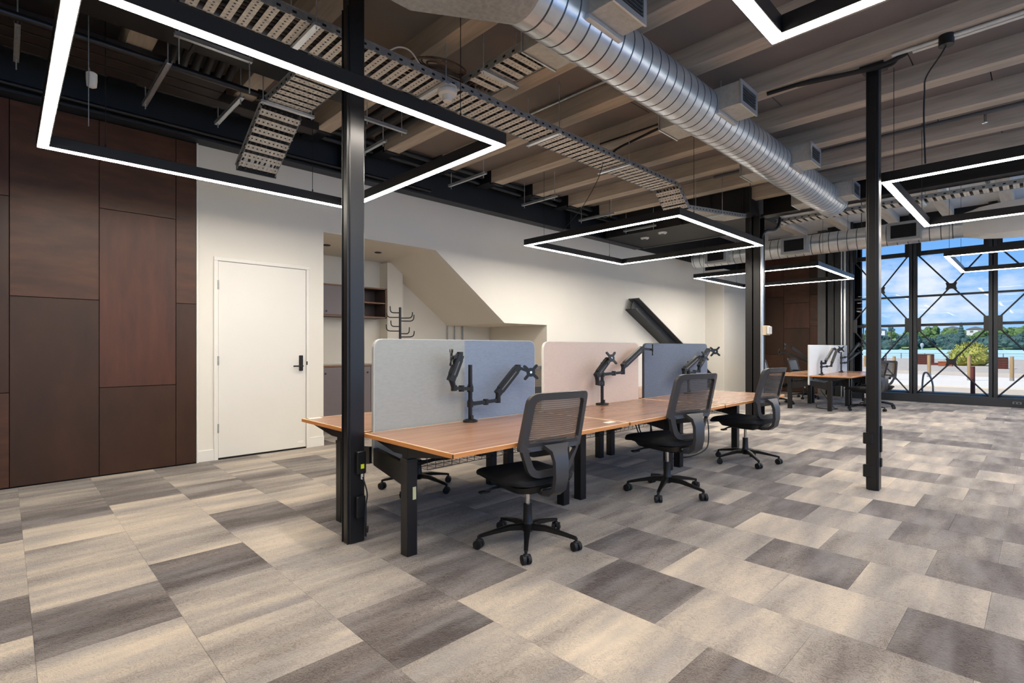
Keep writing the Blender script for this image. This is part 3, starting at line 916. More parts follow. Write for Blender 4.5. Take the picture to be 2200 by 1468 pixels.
for px, h, cr, lab, kind in [(1834, 11.5, 1.5, 'tall spreading tree on the far skyline at the glazed corner', 0), (1855, 9.6, 1.2, 'umbrella shaped tree on the far skyline left of the lone post', 0), (2065, 9.6, 1.5, 'dark pointed conifer on the far skyline above the bush', 1), (1915, 8.4, .7, 'small palm on the far skyline right of the lone post', 0)]:
    x, y = at(px, 228 * .93 * FS * .78)
    h *= FS * .78; cr *= FS
    t = thing('tree', lab, 'tree', (x, y, -.5))
    part('trunk', G().cyl((x, y, -.5), (x, y, h - .5), .8, 8, .5), 'trunk', t, 50)
    g = G()
    if kind:
        for q in range(6): g.cyl((x, y, h - 12 + q * 2.3), (x, y, h - 12 + q * 2.3 + 4), cr * (1 - q * .14), 9, .3)
    else:
        for q in range(9): g.blob((x + hl.uniform(-.4, .4) * cr, y + hl.uniform(-1, 1) * cr, h + hl.uniform(-1.6, 1.0)), (cr * .45, cr * .5, 1.5), 2, .25, rnd=hl)
    part('crown', g, 'foliage_hazy', t)
for px, zb, lab in [(1885, 18, 'white house high on the far hill left of the facade column'), (2048, 19.5, 'white house on the far hill below the conifer'), (2097, 19, 'grey roofed house on the far hill right of the conifer'), (2180, 18.5, 'white house on the far hill at the view edge')]:
    x, y = at(px, 600)
    t = thing('house', lab, 'house', (x, y, zb))
    part('wall', G().box((x - 5, y - 8, zb - 4), (x + 5, y + 8, zb + 4)), 'house_white', t)
    part('roof', G().prism([(-9, 0), (9, 0), (0, 3)], lambda u, v, tt, x=x, y=y, zb=zb: (x - 6 + 12 * tt, y + u, zb + 4 + v)), 'roof_grey', t)
    for q in (-5, 2):
        part('window', G().box((x - 5.1, y + q, zb), (x - 4.98, y + q + 3, zb + 2.4)), 'roof_grey', t)
x, y = at(1981, 500)
solo('dome', G().lathe([(.1, 6.2), (1.0, 5.8), (1.5, 5), (1.5, 3.6), (1.0, 2.4), (.5, 1.2), (.5, -1)], (x, y, 0), 12), 'felt_grey', 'small white dome tower on the far shoreline', 'tower', (x, y, 0), smooth=50)

# ------------------------------------------------------------------ square pendant lights
def pendant(label, x0, x1, y0, y1, hang):
    t = thing('pendant_light', label, 'pendant light', ((x0 + x1) / 2, (y0 + y1) / 2, 2.72), 'square pendant lights')
    W, H, z = .068, .085, 2.72
    for a, b in (((x0, y0), (x1, y0 + W)), ((x0, y1 - W), (x1, y1)), ((x0, y0 + W), (x0 + W, y1 - W)), ((x1 - W, y0 + W), (x1, y1 - W))):
        part('housing', G().cbox((a[0], a[1], z), (b[0], b[1], z + H), .002), 'black_steel', t)
    e = .006
    for a, b in (((x0 + e, y0 + e), (x1 - e, y0 + W - e)), ((x0 + e, y1 - W + e), (x1 - e, y1 - e)), ((x0 + e, y0 + W), (x0 + W - e, y1 - W)), ((x1 - W + e, y0 + W), (x1 - e, y1 - W))):
        part('diffuser', G().box((a[0], a[1], z - .004), (b[0], b[1], z + .001)), 'led', t, label='glowing warm white strip')
    for x, y in hang:
        part('suspension_wire', G().cyl((x, y, z + H), (x, y, 3.885 if x < 9.2 else 4.374), .0028, 5).cyl((x, y, z + H), (x, y, z + H + .03), .007, 6), 'black_steel', t)
    return t
def hang4(x0, x1, y0, y1):
    return [(x0 + .4, y0 + .034), (x1 - .4, y0 + .034), (x0 + .4, y1 - .034), (x1 - .4, y1 - .034)]
PEND = []
for lab, q in [
        ('large glowing square pendant closest to the brown panelled wall', (.17, 2.62, 2.735, 5.17)),
        ('glowing square pendant hung over the middle of the near desk row', (5.36, 7.83, 2.815, 5.235)),
        ('glowing square pendant hung in front of the far brown panels', (10.45, 13.0, 2.815, 5.18)),
        ('square pendant cut off by the top edge of the photo', (.25, 2.676, -1.5, .925)),
        ('square pendant just right of the lone post, fed by a black cord', (5.60, 8.03, -1.40, 1.015)),
        ('square pendant hung in front of the glazed wall', (10.85, 13.4, -1.30, 1.12))]:
    PEND.append(pendant(lab, *q, hang4(*q)))

# ------------------------------------------------------------------ round spiral ducts with register boxes
def spiral(p0, ax, length, r, pitch, n=40):
    """helical seamed tube along ax ('x' or 'y')"""
    g = G()
    offs = [(0, 0), (.007, -.004), (.014, 0)]
    rows = []
    k = -1
    while k * pitch < length + pitch:
        for o, dr in offs: rows.append((k * pitch + o, dr, o))
        k += 1
    vs = []
    for o, dr, oo in rows:
        for j in range(n):
            a = 2 * PI * j / n
            u = min(max(o + pitch * j / n * .0 + math.cos(a) * .012, 0), length)
            c, s = math.cos(a) * (r + dr), math.sin(a) * (r + dr)
            vs.append((p0[0] + u, p0[1] + c, p0[2] + s) if ax == 'x' else (p0[0] + c, p0[1] + u, p0[2] + s))
    nr = len(rows)
    k0 = len(g.v)
    g.v += vs
    for i in range(nr - 1):
        seam = rows[i][2] < .013
        for j in range(n):
            g.f.append((k0 + i * n + j, k0 + i * n + (j + 1) % n, k0 + (i + 1) * n + (j + 1) % n, k0 + (i + 1) * n + j))
            g.m.append(1 if seam else 0)
    g.f.append(tuple(k0 + j for j in range(n))); g.m.append(0)
    g.f.append(tuple(k0 + (nr - 1) * n + j for j in range(n))); g.m.append(0)
    return g
DY, DZ, DR = 2.23, 3.44, .20
d1 = thing('spiral_duct', 'big shiny galvanised spiral duct running below the pine joists', 'duct', (5.5, DY, DZ))
part('duct_tube', spiral((2.24, DY, DZ), 'x', 6.7, DR, .122), ['galvanised', 'seam_metal'], d1, 16)
part('end_collar', G().tube([(8.93, DY, DZ), (8.955, DY, DZ)], DR + .012, 32), 'galvanised', d1, 35)
# transition to a rectangular plenum at the near end
g = G()
nn = 32
ringA = [(2.26, DY + (DR + .004) * math.cos(2 * PI * j / nn), DZ + (DR + .004) * math.sin(2 * PI * j / nn)) for j in range(nn)]
ringB = []
for j in range(nn):
    c, s = math.cos(2 * PI * j / nn), math.sin(2 * PI * j / nn)
    m_ = max(abs(c), abs(s))
    ringB.append((1.72, DY + .06 + .33 * c / m_, DZ + .0 + .20 * s / m_))
ringC = [(0.3, p[1], p[2]) for p in ringB]
g.add(ringA + ringB + ringC, [(i * nn + j, i * nn + (j + 1) % nn, (i + 1) * nn + (j + 1) % nn, (i + 1) * nn + j) for i in range(2) for j in range(nn)])
part('plenum', g, 'galvanised_dull', d1, 30)
for k, x in enumerate((2.67, 4.58, 6.53, 8.42)):
    for s in (-1, 1):
        xa, xb = x, x + .36
        ya, yb = (DY - .385, DY - .12) if s < 0 else (DY + .12, DY + .385)
        z0, z1 = 3.375, 3.575
        g = G().cbox((xa, ya, z0), (xb, yb, z1), .002)
        rg = part('register_box', g, 'galvanised_box', d1)
        ye = ya if s < 0 else yb
        fr = roundpoly([(xa - .008, z0 - .008), (xb + .008, z0 - .008), (xb + .008, z1 + .008), (xa - .008, z1 + .008)], .001, 1)
        inn = roundpoly([(xa + .03, z0 + .03), (xb - .03, z0 + .03), (xb - .03, z1 - .03), (xa + .03, z1 - .03)], .001, 1)
        part('grille_frame', G().ring(fr, inn, lambda u, v, t, ye=ye, s=s: (u, ye + s * (.001 + .014 * t), v)), 'galvanised', rg)
        part('grille_back', G().box((xa + .02, ye + s * .001, z0 + .02), (xb - .02, ye + s * .003, z1 - .02)), 'joint_dark', rg)
        for q in range(5):
            zq = z0 + .048 + q * .026
            part('louvre', G().bar((xa + .03, ye + s * .008, zq), (xb - .03, ye + s * .008, zq), .012, .004), 'grey_steel', rg)
        # saddle flange on the tube
        zz_ = z0 - .002
        yf = DY + s * math.sqrt(DR ** 2 - (zz_ - DZ) ** 2)
        part('saddle_flange', G().cbox((xa - .01, yf - .025, z0 - .03), (xb + .01, yf + .012, z0 - .001), .002), 'galvanised', rg)
    part('hanger_rod', G().cyl((x + .5, DY, DZ + DR - .01), (x + .5, DY, 3.888), .006, 6), 'galvanised_dull', d1)

d2 = thing('spiral_duct', 'far galvanised spiral duct crossing in front of the glazed wall', 'duct', (12.1, 2.5, 3.40))
part('duct_tube', spiral((12.1, .95, 3.40), 'y', 5.0, .21, .16), ['galvanised', 'seam_metal'], d2, 16)
for k, y in enumerate((1.78, 3.62, 5.28)):
    rg = part('register_box', G().cbox((11.74, y - .24, 3.22), (12.0, y + .24, 3.54), .003), 'galvanised_box', d2)
    part('grille_back', G().box((11.735, y - .21, 3.25), (11.741, y + .21, 3.51)), 'joint_dark', rg)
    part('grille_frame', G().ring([(y - .25, 3.21), (y + .25, 3.21), (y + .25, 3.55), (y - .25, 3.55)], [(y - .19, 3.26), (y + .19, 3.26), (y + .19, 3.50), (y - .19, 3.50)], lambda u, v, t: (11.74 - .014 * t, u, v)), 'galvanised', rg)
    for q in range(7):
        part('louvre', G().bar((11.732, y - .19, 3.28 + q * .034), (11.732, y + .19, 3.28 + q * .034), .010, .010), 'black_steel', rg)
g = G()
ringA = [(12.1 + .215 * math.cos(2 * PI * j / nn), .97, 3.40 + .215 * math.sin(2 * PI * j / nn)) for j in range(nn)]
rows = [ringA]
for yy, w, h in ((.75, .27, .25), (.45, .36, .27), (-.2, .42, .28), (-1.2, .42, .28)):
    rw = []
    for j in range(nn):
        c, s = math.cos(2 * PI * j / nn), math.sin(2 * PI * j / nn)
        m_ = max(abs(c), abs(s)) ** .8
        rw.append((12.1 + w * c / m_, yy, 3.40 + h * s / m_))
    rows.append(rw)
g.add([p for rw in rows for p in rw], [(i * nn + j, i * nn + (j + 1) % nn, (i + 1) * nn + (j + 1) % nn, (i + 1) * nn + j) for i in range(4) for j in range(nn)])
part('plenum', g, 'white_plastic', d2, 40, 'pale rounded plenum')
for y in (2.5, 4.4):
    part('hanger_rod', G().cyl((12.1, y, 3.60), (12.1, y, 4.37), .007, 6), 'black_steel', d2)

# ------------------------------------------------------------------ perforated cable trays
def slat_mesh(w):
    """one tray slat across local x, a row of punched holes down its middle"""
    g = G()
    h = .031
    g.box((-w / 2, -h, 0), (w / 2, -h * .22, .003)).box((-w / 2, h * .22, 0), (w / 2, h, .003))
    k = 9
    for i in range(k + 1):
        x = -w / 2 + w * i / k
        g.box((x - .012, -h * .23, .0), (x + .012, h * .23, .003))
    return g.mesh('slat', 'tray_slat')
SM = slat_mesh(.34); SM2 = slat_mesh(.28); SM3 = slat_mesh(.35)
def tray(label, p, q, w, sm, pitch=.098, skip=None, rods=(), up=None):
    """tray from p to q (centre line of the bottom)"""
    p = Vector(p); q = Vector(q)
    t = thing('cable_tray', label, 'cable tray', tuple((p + q) / 2))
    d = (q - p); Ln = d.length; d.normalize()
    side = Vector((0, 0, 1)).cross(d).normalized()
    n = d.cross(side)
    for s in (-1, 1):
        a = p + side * s * (w / 2 + .004) + n * .025; b = q + side * s * (w / 2 + .004) + n * .025
        r_ = part('side_rail', G().bar(a, b, .004, .06, up=n).bar(a + n * .028 + side * s * .004, b + n * .028 + side * s * .004, .012, .004, up=n), 'galvanised_dull', t)
        g = G()
        k = 0
        while .05 + k * .1 < Ln:
            c = a + d * (.05 + k * .1)
            g.bar(c - d * .014 - side * s * -.0024, c + d * .014 - side * s * -.0024, .0012, .016, up=n)
            k += 1
        part('slots', g, 'joint_dark', r_)['kind'] = 'stuff'
    M = Matrix((side, d, -n)).transposed().to_euler()
    k = 0
    while .05 + k * pitch < Ln - .03:
        u = .05 + k * pitch
        if not skip or not skip(u):
            inst(sm, 'slat', t, p + d * u, M)
        k += 1
    # cables lying on the tray
    g = G()
    rc = random.Random(int(Ln * 100))
    for i in range(7):
        o = -w / 2 + w * (i + .5) / 7
        pts = [p + d * (Ln * j / 8) + side * (o + rc.uniform(-.012, .012)) + n * (.014 + rc.uniform(0, .012)) for j in range(9)]
        g.tube(pts, .008 + .004 * rc.random(), 6)
    cb_ = part('cable', g, 'tray_cable', t, 50)
    for u in rods:
        c = p + d * u
        g = G()
        g.bar(c - side * (w / 2 + .06) - n * .022, c + side * (w / 2 + .06) - n * .022, .04, .022, up=n)
        part('support_channel', g, 'galvanised', t)
        g = G()
        for s in (-1, 1):
            e = c + side * s * (w / 2 + .04)
            g.cyl((e.x, e.y, e.z - .05), (e.x, e.y, 3.888), .005, 6)
        part('threaded_rod', g, 'galvanised', t)
    return t
tray('long galvanised cable tray running past the near post to its bend', (.2, 3.575, 3.40), (6.42, 3.575, 3.40), .34, SM, rods=(.35, 1.28, 2.35, 3.75, 5.0))
tray('short bent down end of the long cable tray', (6.44, 3.575, 3.39), (6.70, 3.575, 3.16), .34, SM, pitch=.085)
tray('low cable tray leading from the bend to the boxed soffit', (6.72, 3.575, 3.15), (8.7, 3.575, 3.38), .34, SM, rods=(1.0,))
tray('branch cable tray running under the first register box', (2.89, 2.64, 3.455), (2.89, 3.385, 3.455), .28, SM2, rods=(.45,))
tray('cable tray crossing behind the near pendant towards the white wall', (1.83, 3.77, 3.41), (1.83, 4.80, 3.41), .35, SM3, rods=(.98,))
t = tray('steep cable tray dropping towards the white wall', (1.81, 4.84, 3.38), (1.78, 5.42, 2.965), .35, SM3)
part('end_plate', G().box((1.60, 5.425, 2.955), (1.97, 5.435, 3.0)), 'black_steel', t)
t = tray('long perforated tray just beyond the cross beam', (9.46, -5.2, 3.36), (9.46, 3.15, 3.36), .26, SM2, rods=(2.0, 4.2, 6.4))
# coil of brown cable lying on the long tray
g = G()
rc = random.Random(11)
for k in range(9):
    rr = rc.uniform(.10, .17)
    cx, cy, cz = 2.62 + rc.uniform(-.05, .05), 3.50 + rc.uniform(-.05, .03), 3.47 + .012 * k
    g.tube([(cx + rr * 1.9 * math.cos(2 * PI * j / 18), cy + rr * .8 * math.sin(2 * PI * j / 18), cz + .02 * math.sin(2 * PI * j / 18 + k)) for j in range(19)], .0075, 6)
t = solo('cable_coil', g, 'cable_brown', 'coil of brown cable lying on the long cable tray', 'cable coil', (2.62, 3.5, 3.45), smooth=50)
solo('loose_cable', G().tube(smooth_path([(2.05, 3.42, 3.455), (2.12, 3.38, 3.50), (2.22, 3.38, 3.51), (2.32, 3.40, 3.455)]), .006, 6), 'white_plastic', 'loose white cable looping above the long tray beside the cable coil', 'cable', (2.2, 3.4, 3.45), smooth=50)
solo('loose_cable', G().tube(smooth_path([(1.70, 3.42, 3.455), (1.75, 3.38, 3.50), (1.82, 3.40, 3.455)]), .006, 6), 'white_plastic', 'loose white cable end peeking out right behind the near post', 'cable', (1.76, 3.4, 3.45), smooth=50)
# smoke detector below the tray
t = thing('smoke_detector', 'white bell shaped detector hanging below the long cable tray', 'detector', (2.62, 3.44, 3.33))
part('body', G().lathe([(.035, .07), (.075, .06), (.082, .045), (.076, .025), (.045, .015), (.042, -.015), (.036, -.03)], (2.62, 3.44, 3.31), 24), 'white_plastic', t, 50)
part('base_ring', G().lathe([(.08, .072), (.08, .085)], (2.62, 3.44, 3.31), 24), 'white_plastic', t)
part('spacer', G().cyl((2.62, 3.44, 3.39), (2.62, 3.44, 3.41), .02, 10), 'black_plastic', t)
for i, (x, y) in enumerate([(9.03, 5.10), (9.22, 5.60)]):
    t = thing('ceiling_sensor', ['white round detector on the black soffit, the nearer of two', 'white round detector on the black soffit, the one nearer the wall'][i], 'detector', (x, y, 3.43), 'detectors on the black soffit')
    part('body', G().lathe([(.05, -.035), (.075, -.025), (.085, -.005), (.085, .0)], (x, y, 3.46), 20), 'white_plastic', t, 50)
    part('lens', G().lathe([(.02, -.05), (.035, -.045), (.04, -.034)], (x, y, 3.46), 16), 'grey_plastic', t, 50)
# strut brackets slung below the joists near the wall
def strut(x, ya, yb, z, label, m='galvanised', zt=3.86):
    t = thing('strut_bracket', label, 'bracket', (x, (ya + yb) / 2, z), 'strut brackets by the wall beam')
    part('channel', G().box((x - .02, ya, z), (x + .02, yb, z + .003)).box((x - .02, ya, z), (x - .017, yb, z + .03)).box((x + .017, ya, z), (x + .02, yb, z + .03)), m, t)
    part('rod', G().cyl((x, ya + .05, z - .04), (x, ya + .05, 3.888), .005, 6), m, t)
    part('rod', G().cyl((x, yb - .05, z - .04), (x, yb - .05, zt), .005, 6), m, t)
for x, ya, yb, z, lab in [(.915, 4.72, 5.72, 3.50, 'strut bracket hung within the near pendant, nearest the brown wall'), (1.50, 4.92, 5.70, 3.50, 'strut bracket just left of the dropping cable tray'),
                          (2.985, 5.03, 5.52, 3.50, 'strut bracket beside the near post'), (4.47, 5.05, 5.83, 3.50, 'strut bracket right of the near pendant corner'), (5.905, 5.07, 5.80, 3.50, 'strut bracket halfway along the wall beam'),
                          (7.345, 5.06, 5.79, 3.50, 'strut bracket above the middle pendant'), (8.44, 4.9, 5.58, 3.45, 'strut bracket seen through the middle pendant')]:
    strut(x, ya, yb, 3.44 if x < 2 else z, lab, zt=3.60 if x < 2 else 3.86)
solo('strut_rail', G().box((.90, 4.465, 3.55), (1.44, 4.505, 3.553)).box((.90, 4.465, 3.55), (1.44, 4.468, 3.58)).box((.90, 4.502, 3.55), (1.44, 4.505, 3.58)).cyl((.93, 4.485, 3.35), (.93, 4.485, 3.60), .005, 6).cyl((1.42, 4.485, 3.30), (1.42, 4.485, 3.60), .005, 6), 'galvanised', 'strut rail parallel to the wall inside the near pendant', 'bracket', (1.17, 4.485, 3.55))
solo('strut_rail', G().box((2.55, 4.71, 3.52), (3.06, 4.75, 3.523)).box((2.55, 4.71, 3.52), (3.06, 4.713, 3.55)).box((2.55, 4.747, 3.52), (3.06, 4.75, 3.55)).cyl((2.6, 4.73, 3.48), (2.6, 4.73, 3.888), .005, 6).cyl((3.0, 4.73, 3.48), (3.0, 4.73, 3.888), .005, 6), 'galvanised', 'strut rail parallel to the wall just right of the near post', 'bracket', (2.8, 4.73, 3.52))
solo('strut_rail', G().box((.05, 5.0, 3.50), (.09, 5.68, 3.503)).box((.05, 5.0, 3.50), (.053, 5.68, 3.53)).box((.087, 5.0, 3.50), (.09, 5.68, 3.53)).cyl((.07, 5.62, 3.42), (.07, 5.62, 3.60), .005, 6).cyl((.07, 5.06, 3.42), (.07, 5.06, 3.888), .005, 6), 'galvanised_dull', 'dim strut rail left of the near pendant', 'bracket', (.07, 5.3, 3.5))
# dark services over the near pendant: black duct band, dark hoses, dark boards
t = thing('black_duct', 'flat black duct crossing the joists above the near pendant', 'duct', (1.0, 4.3, 3.62))
part('duct_body', G().cbox((-3, 4.12, 3.60), (2.42, 4.735, 3.695), .006), 'black_paint', t)
for x in (-1.2, -.1, 1.05, 2.1):
    part('joint_flange', G().cbox((x, 4.10, 3.592), (x + .03, 4.752, 3.70), .002), 'black_paint', t)
solo('bulkhead_board', G().cbox((-3, 5.15, 3.60), (1.45, 5.30, 3.69), .004).cbox((-3, 5.32, 3.60), (1.45, 5.48, 3.69), .004).cbox((-3, 5.50, 3.60), (2.45, 5.67, 3.69), .004), 'dark_board', 'dark brown boards beside the wall beam above the near pendant', 'board', (0, 5.4, 3.6))
for i in range(6):
    x = .98 + i * .085
    solo('flexible_hose', G().tube(smooth_path([(x, 4.75, 3.66), (x, 4.9, 3.63), (x + .01, 5.05, 3.61), (x + .02, 5.14, 3.66)]), .032, 8), 'black_paint', 'black flexible hose above the near pendant, %s from the brown wall' % ords[i], 'hose', (x, 4.95, 3.63), 'black hoses above the near pendant', smooth=50)
for i in range(4):
    x = 2.72 + i * .18
    solo('hose', G().tube([(x, 3.9, 3.80), (x, 5.0, 3.78), (x + .02, 5.7, 3.80)], .045, 10), 'black_paint', 'dark pipe between joists right of the near post, %s from the post' % ords[i], 'pipe', (x, 4.8, 3.8), 'dark pipes right of the near post', smooth=50)
solo('pipe', G().cyl((-3, 4.885, 3.50), (1.62, 4.885, 3.50), .028, 12).cyl((1.62, 4.885, 3.50), (1.68, 4.885, 3.50), .045, 12), 'black_steel', 'black pipe crossing within the near pendant', 'pipe', (0, 4.885, 3.5), smooth=50)
t = thing('sensor', 'small white sensor hanging on a thin wire inside the near pendant', 'sensor', (.46, 4.87, 3.18))
part('body', G().lathe([(.012, -.055), (.03, -.045), (.034, 0), (.034, .05), (.02, .06)], (.46, 4.87, 3.2), 16), 'white_plastic', t, 50)
part('wire', G().cyl((.44, 4.84, 2.85), (.44, 4.84, 3.885), .003, 5).cyl((.46, 4.87, 3.25), (.44, 4.84, 3.28), .003, 5), 'galvanised_dull', t)
# conduits and cables along the joists
t = thing('conduit_track', 'silver conduit along the joist above the lone post', 'conduit', (5.28, -1.5, 3.68))
part('tube', G().cyl((5.30, -5.4, 3.683), (5.30, .88, 3.683), .016, 10), 'galvanised', t, 50)
part('rail', G().cbox((5.335, -5.4, 3.675), (5.375, .75, 3.70), .002), 'white_plastic', t)
part('junction_box', G().cyl((5.30, .53, 3.62), (5.30, .53, 3.70), .05, 14), 'black_plastic', t, 50)
part('power_cord', G().tube(smooth_path([(5.30, .53, 3.62), (5.33, .57, 3.57), (5.50, .68, 3.50), (5.615, .705, 3.42), (5.62, .71, 3.2), (5.62, .70, 2.815)]), .006, 8), 'rubber', PEND[4], 50)
solo('cable_bundle', G().tube(smooth_path([(5.35, .78, 3.685), (5.35, .95, 3.655), (5.33, 1.2, 3.665), (5.27, 1.5, 3.68), (5.24, 1.85, 3.68)]), .018, 8).tube(smooth_path([(5.38, .86, 3.67), (5.40, .92, 3.65), (5.36, 1.15, 3.66), (5.30, 1.6, 3.69)]), .012, 8), 'rubber', 'black cable bundle drooping under the joist by the lone post', 'cable', (5.3, 1.3, 3.67), smooth=50)
solo('cable_bundle', G().tube(smooth_path([(5.18, 2.6, 3.69), (5.22, 2.95, 3.69), (5.24, 3.3, 3.66), (5.27, 3.62, 3.62), (5.3, 3.7, 3.5)]), .014, 8).cyl((5.16, 2.55, 3.71), (5.16, 3.75, 3.71), .010, 8), 'rubber', 'black cable running from the duct to the long cable tray', 'cable', (5.2, 3.1, 3.66), smooth=50)
solo('conduit', G().cyl((4.22, 2.5, 3.86), (4.22, 4.2, 3.86), .014, 8), 'galvanised', 'silver conduit beside a joist above the long cable tray', 'conduit', (4.22, 3.3, 3.86), smooth=50)
t = thing('sprinkler_pipe', 'grey sprinkler pipe between joists right of the lone post', 'pipe', (7.55, -1, 3.78))
part('tube', G().cyl((7.52, -5.4, 3.77), (7.52, 3.4, 3.77), .024, 10), 'grey_steel', t, 50)
part('sprinkler_head', G().cyl((7.52, .43, 3.66), (7.52, .43, 3.75), .012, 8).lathe([(.03, 0), (.03, .004)], (7.52, .43, 3.655), 12), 'chrome', t)
solo('sprinkler_pipe', G().tube([(10.0, -5.4, 3.92), (10.0, .6, 3.92), (10.0, .62, 3.92), (11.4, .62, 3.92)], .03, 10), 'black_steel', 'black pipe with a corner under the white far ceiling', 'pipe', (10, 0, 3.9), smooth=50)
solo('conduit', G().cyl((9.55, 3.0, 3.9), (11.9, 3.0, 3.9), .02, 8).cyl((9.6, 1.15, 4.0), (11.9, 1.15, 4.0), .02, 8), 'galvanised', 'silver conduits under the white far ceiling', 'conduit', (10.7, 2, 3.9), smooth=50)
part('power_cord', G().tube(smooth_path([(4.95, 3.55, 3.39), (4.97, 3.65, 3.2), (5.1, 4.0, 2.95), (5.45, 4.6, 2.83)]), .004, 6), 'rubber', PEND[1], 50)
# diagonal I beam brace on the white wall
t = thing('brace_beam', 'dark diagonal steel I beam emerging from the white wall', 'brace', (12.1, 6.2, 1.2))
p, q = Vector((9.78, 6.25, 2.20)), Vector((14.62, 6.25, -.20))
dd = (q - p).normalized(); nn_ = Vector((-dd.z, 0, dd.x)); nn_ = nn_ if nn_.z > 0 else -nn_
part('web', G().bar(p, q, .012, .26, up=nn_), 'blue_black_steel', t)
part('flange', G().bar(p + nn_ * .135, q + nn_ * .135, .27, .016, up=nn_), 'grey_steel', t)
part('flange', G().bar(p - nn_ * .135, q - nn_ * .135, .27, .016, up=nn_), 'blue_black_steel', t)

# ------------------------------------------------------------------ sit-stand desks
TOP = .69
def make_desk(W, D, legy, label, group, loc, rz, legx=(-.735, .70)):
    t = thing('desk', label, 'desk', (0, 0, 0), group)
    h = D / 2
    part('worktop', G().cbox((-W / 2 + .004, -h + .004, TOP - .024), (W / 2 - .004, h - .004, TOP), .0015), 'desk_walnut', t)
    g = G()
    g.box((-W / 2, -h, TOP - .024), (W / 2, -h + .004, TOP - .0012)).box((-W / 2, h - .004, TOP - .024), (W / 2, h, TOP - .0012))
    g.box((-W / 2, -h, TOP - .024), (-W / 2 + .004, h, TOP - .0012)).box((W / 2 - .004, -h, TOP - .024), (W / 2, h, TOP - .0012))
    part('edge_band', g, 'ply_edge', t, label='orange plywood edge')
    g = G()
    g.box((-W / 2 + .002, -h + .002, TOP - .001), (W / 2 - .002, -h + .011, TOP + .0004)).box((-W / 2 + .002, h - .011, TOP - .001), (W / 2 - .002, h - .002, TOP + .0004))
    g.box((-W / 2 + .002, -h + .011, TOP - .001), (-W / 2 + .011, h - .011, TOP + .0004)).box((W / 2 - .011, -h + .011, TOP - .001), (W / 2 - .002, h - .011, TOP + .0004))
    part('edge_line', g, 'ply_line', t)
    for x in legx:
        lg = part('leg', G().cbox((x - .036, legy - .036, 0), (x + .036, legy + .036, .575), .003), 'black_steel', t)
        part('inner_column', G().cbox((x - .030, legy - .030, .57), (x + .030, legy + .030, .648), .002).cbox((x - .038, legy - .038, .555), (x + .038, legy + .038, .58), .003), 'black_steel', lg)
        # top cantilever bracket, deep at the leg
        s = 1
        g = G().prism([(-h + .09, .664), (h - .05, .664), (h - .05, .648), (legy + .12, .60), (legy - .12, .60), (-h + .09, .648)], lambda u, v, tt, x=x: (x - .028 + .056 * tt, u, v))
        part('top_bracket', g, 'black_steel', t)
        part('crossbar', G().prism([(legy + .03, .545), (h + .0, .585), (h + .0, .475), (legy + .03, .405)], lambda u, v, tt, x=x: (x - .016 + .032 * tt, u, v)), 'black_steel', t)
    part('top_rail', G().cbox((legx[0], legy - .03, .622), (legx[1], legy + .03, .648), .003), 'black_steel', t)
    # wire cable basket with loose cables
    bx0, bx1, by0, by1, bz0, bz1 = -W / 2 + .28, W / 2 - .30, h - .30, h - .10, .46, .56
    g = G()
    n = 16
    for i in range(n + 1):
        x = bx0 + (bx1 - bx0) * i / n
        g.tube([(x, by0, bz1 + .09), (x, by0, bz0), (x, by1, bz0), (x, by1, bz1 + .09)], .0022, 5)
    for y, z in ((by0, bz1), (by0, bz0), ((by0 + by1) / 2, bz0), (by1, bz0), (by1, bz1)):
        g.tube([(bx0, y, z), (bx1, y, z)], .0022, 5)
    bk = part('cable_basket', g, 'black_steel', t)
    g = G()
    rc = random.Random(int(W * 1000 + legy * 77 + loc[0] * 10))
    for i in range(4):
        pts = [(bx0 + (bx1 - bx0) * j / 6, by0 + .05 + .1 * rc.random(), bz0 + .012 + .05 * rc.random()) for j in range(7)]
        g.tube(smooth_path(pts, 3), .006, 5)
    g.cbox((-.05, by0 + .05, bz0 + .005), (.09, by0 + .12, bz0 + .06), .006)
    part('cable', g, 'rubber', bk)
    t.location = loc; t.rotation_euler = (0, 0, rz)
    return t
W1, D1 = 1.635, .925
near = [('nearest front desk, its orange edge beside the black post', 2.475, 'front'), ('middle front desk holding the arm before the pink screen', 4.125, 'front'), ('last front desk of the near row, beside the slate screen', 5.775, 'front')]
for lab, x, s in near:
    make_desk(W1, D1, .07, lab, 'walnut desks of the near row', (x, 2.5925, 0), 0)
for lab, x in [('rear desk of the near row, seen left of the black post', 2.475), ('rear desk behind the pink screen of the near row', 4.125), ('rear desk behind the slate screen of the near row', 5.775)]:
    make_desk(W1, D1, .06, lab, 'walnut desks of the near row', (x, 3.5725, 0), PI, legx=(-.70, .735))
W2, D2 = 1.475, .725
for lab, x in [('front desk of the far cluster, its end towards the viewer', 12.24), ('front desk of the far cluster closest to the glazing', 13.73)]:
    make_desk(W2, D2, .02, lab, 'walnut desks of the far cluster', (x, 2.8975, 0), 0, legx=(-.66, .64))
for lab, x in [('rear desk of the far cluster, its end towards the viewer', 12.24), ('rear desk of the far cluster closest to the glazing', 13.73)]:
    make_desk(W2, D2, .02, lab, 'walnut desks of the far cluster', (x, 3.6625, 0), PI, legx=(-.64, .66))
# paper labels lying on desks
for i, (x, y, lab) in enumerate([(3.20, 2.24, 'white paper label on the corner of the nearest front desk'), (4.86, 2.26, 'white paper label on the corner of the middle front desk'), (1.74, 3.98, 'white paper label on the rear desk left of the black post')]):
    solo('paper_label', G().cbox((x - .05, y - .025, TOP + .0005), (x + .05, y + .025, TOP + .002), .0004), 'paper', lab, 'label', (x, y, TOP), 'paper labels on desks')
solo('leg_sticker', G().box((1.742, 2.624, .335), (1.765, 2.6262, .41)), 'cream_tag', 'cream sticker on the front leg of the nearest desk', 'label', (1.75, 2.625, .37))

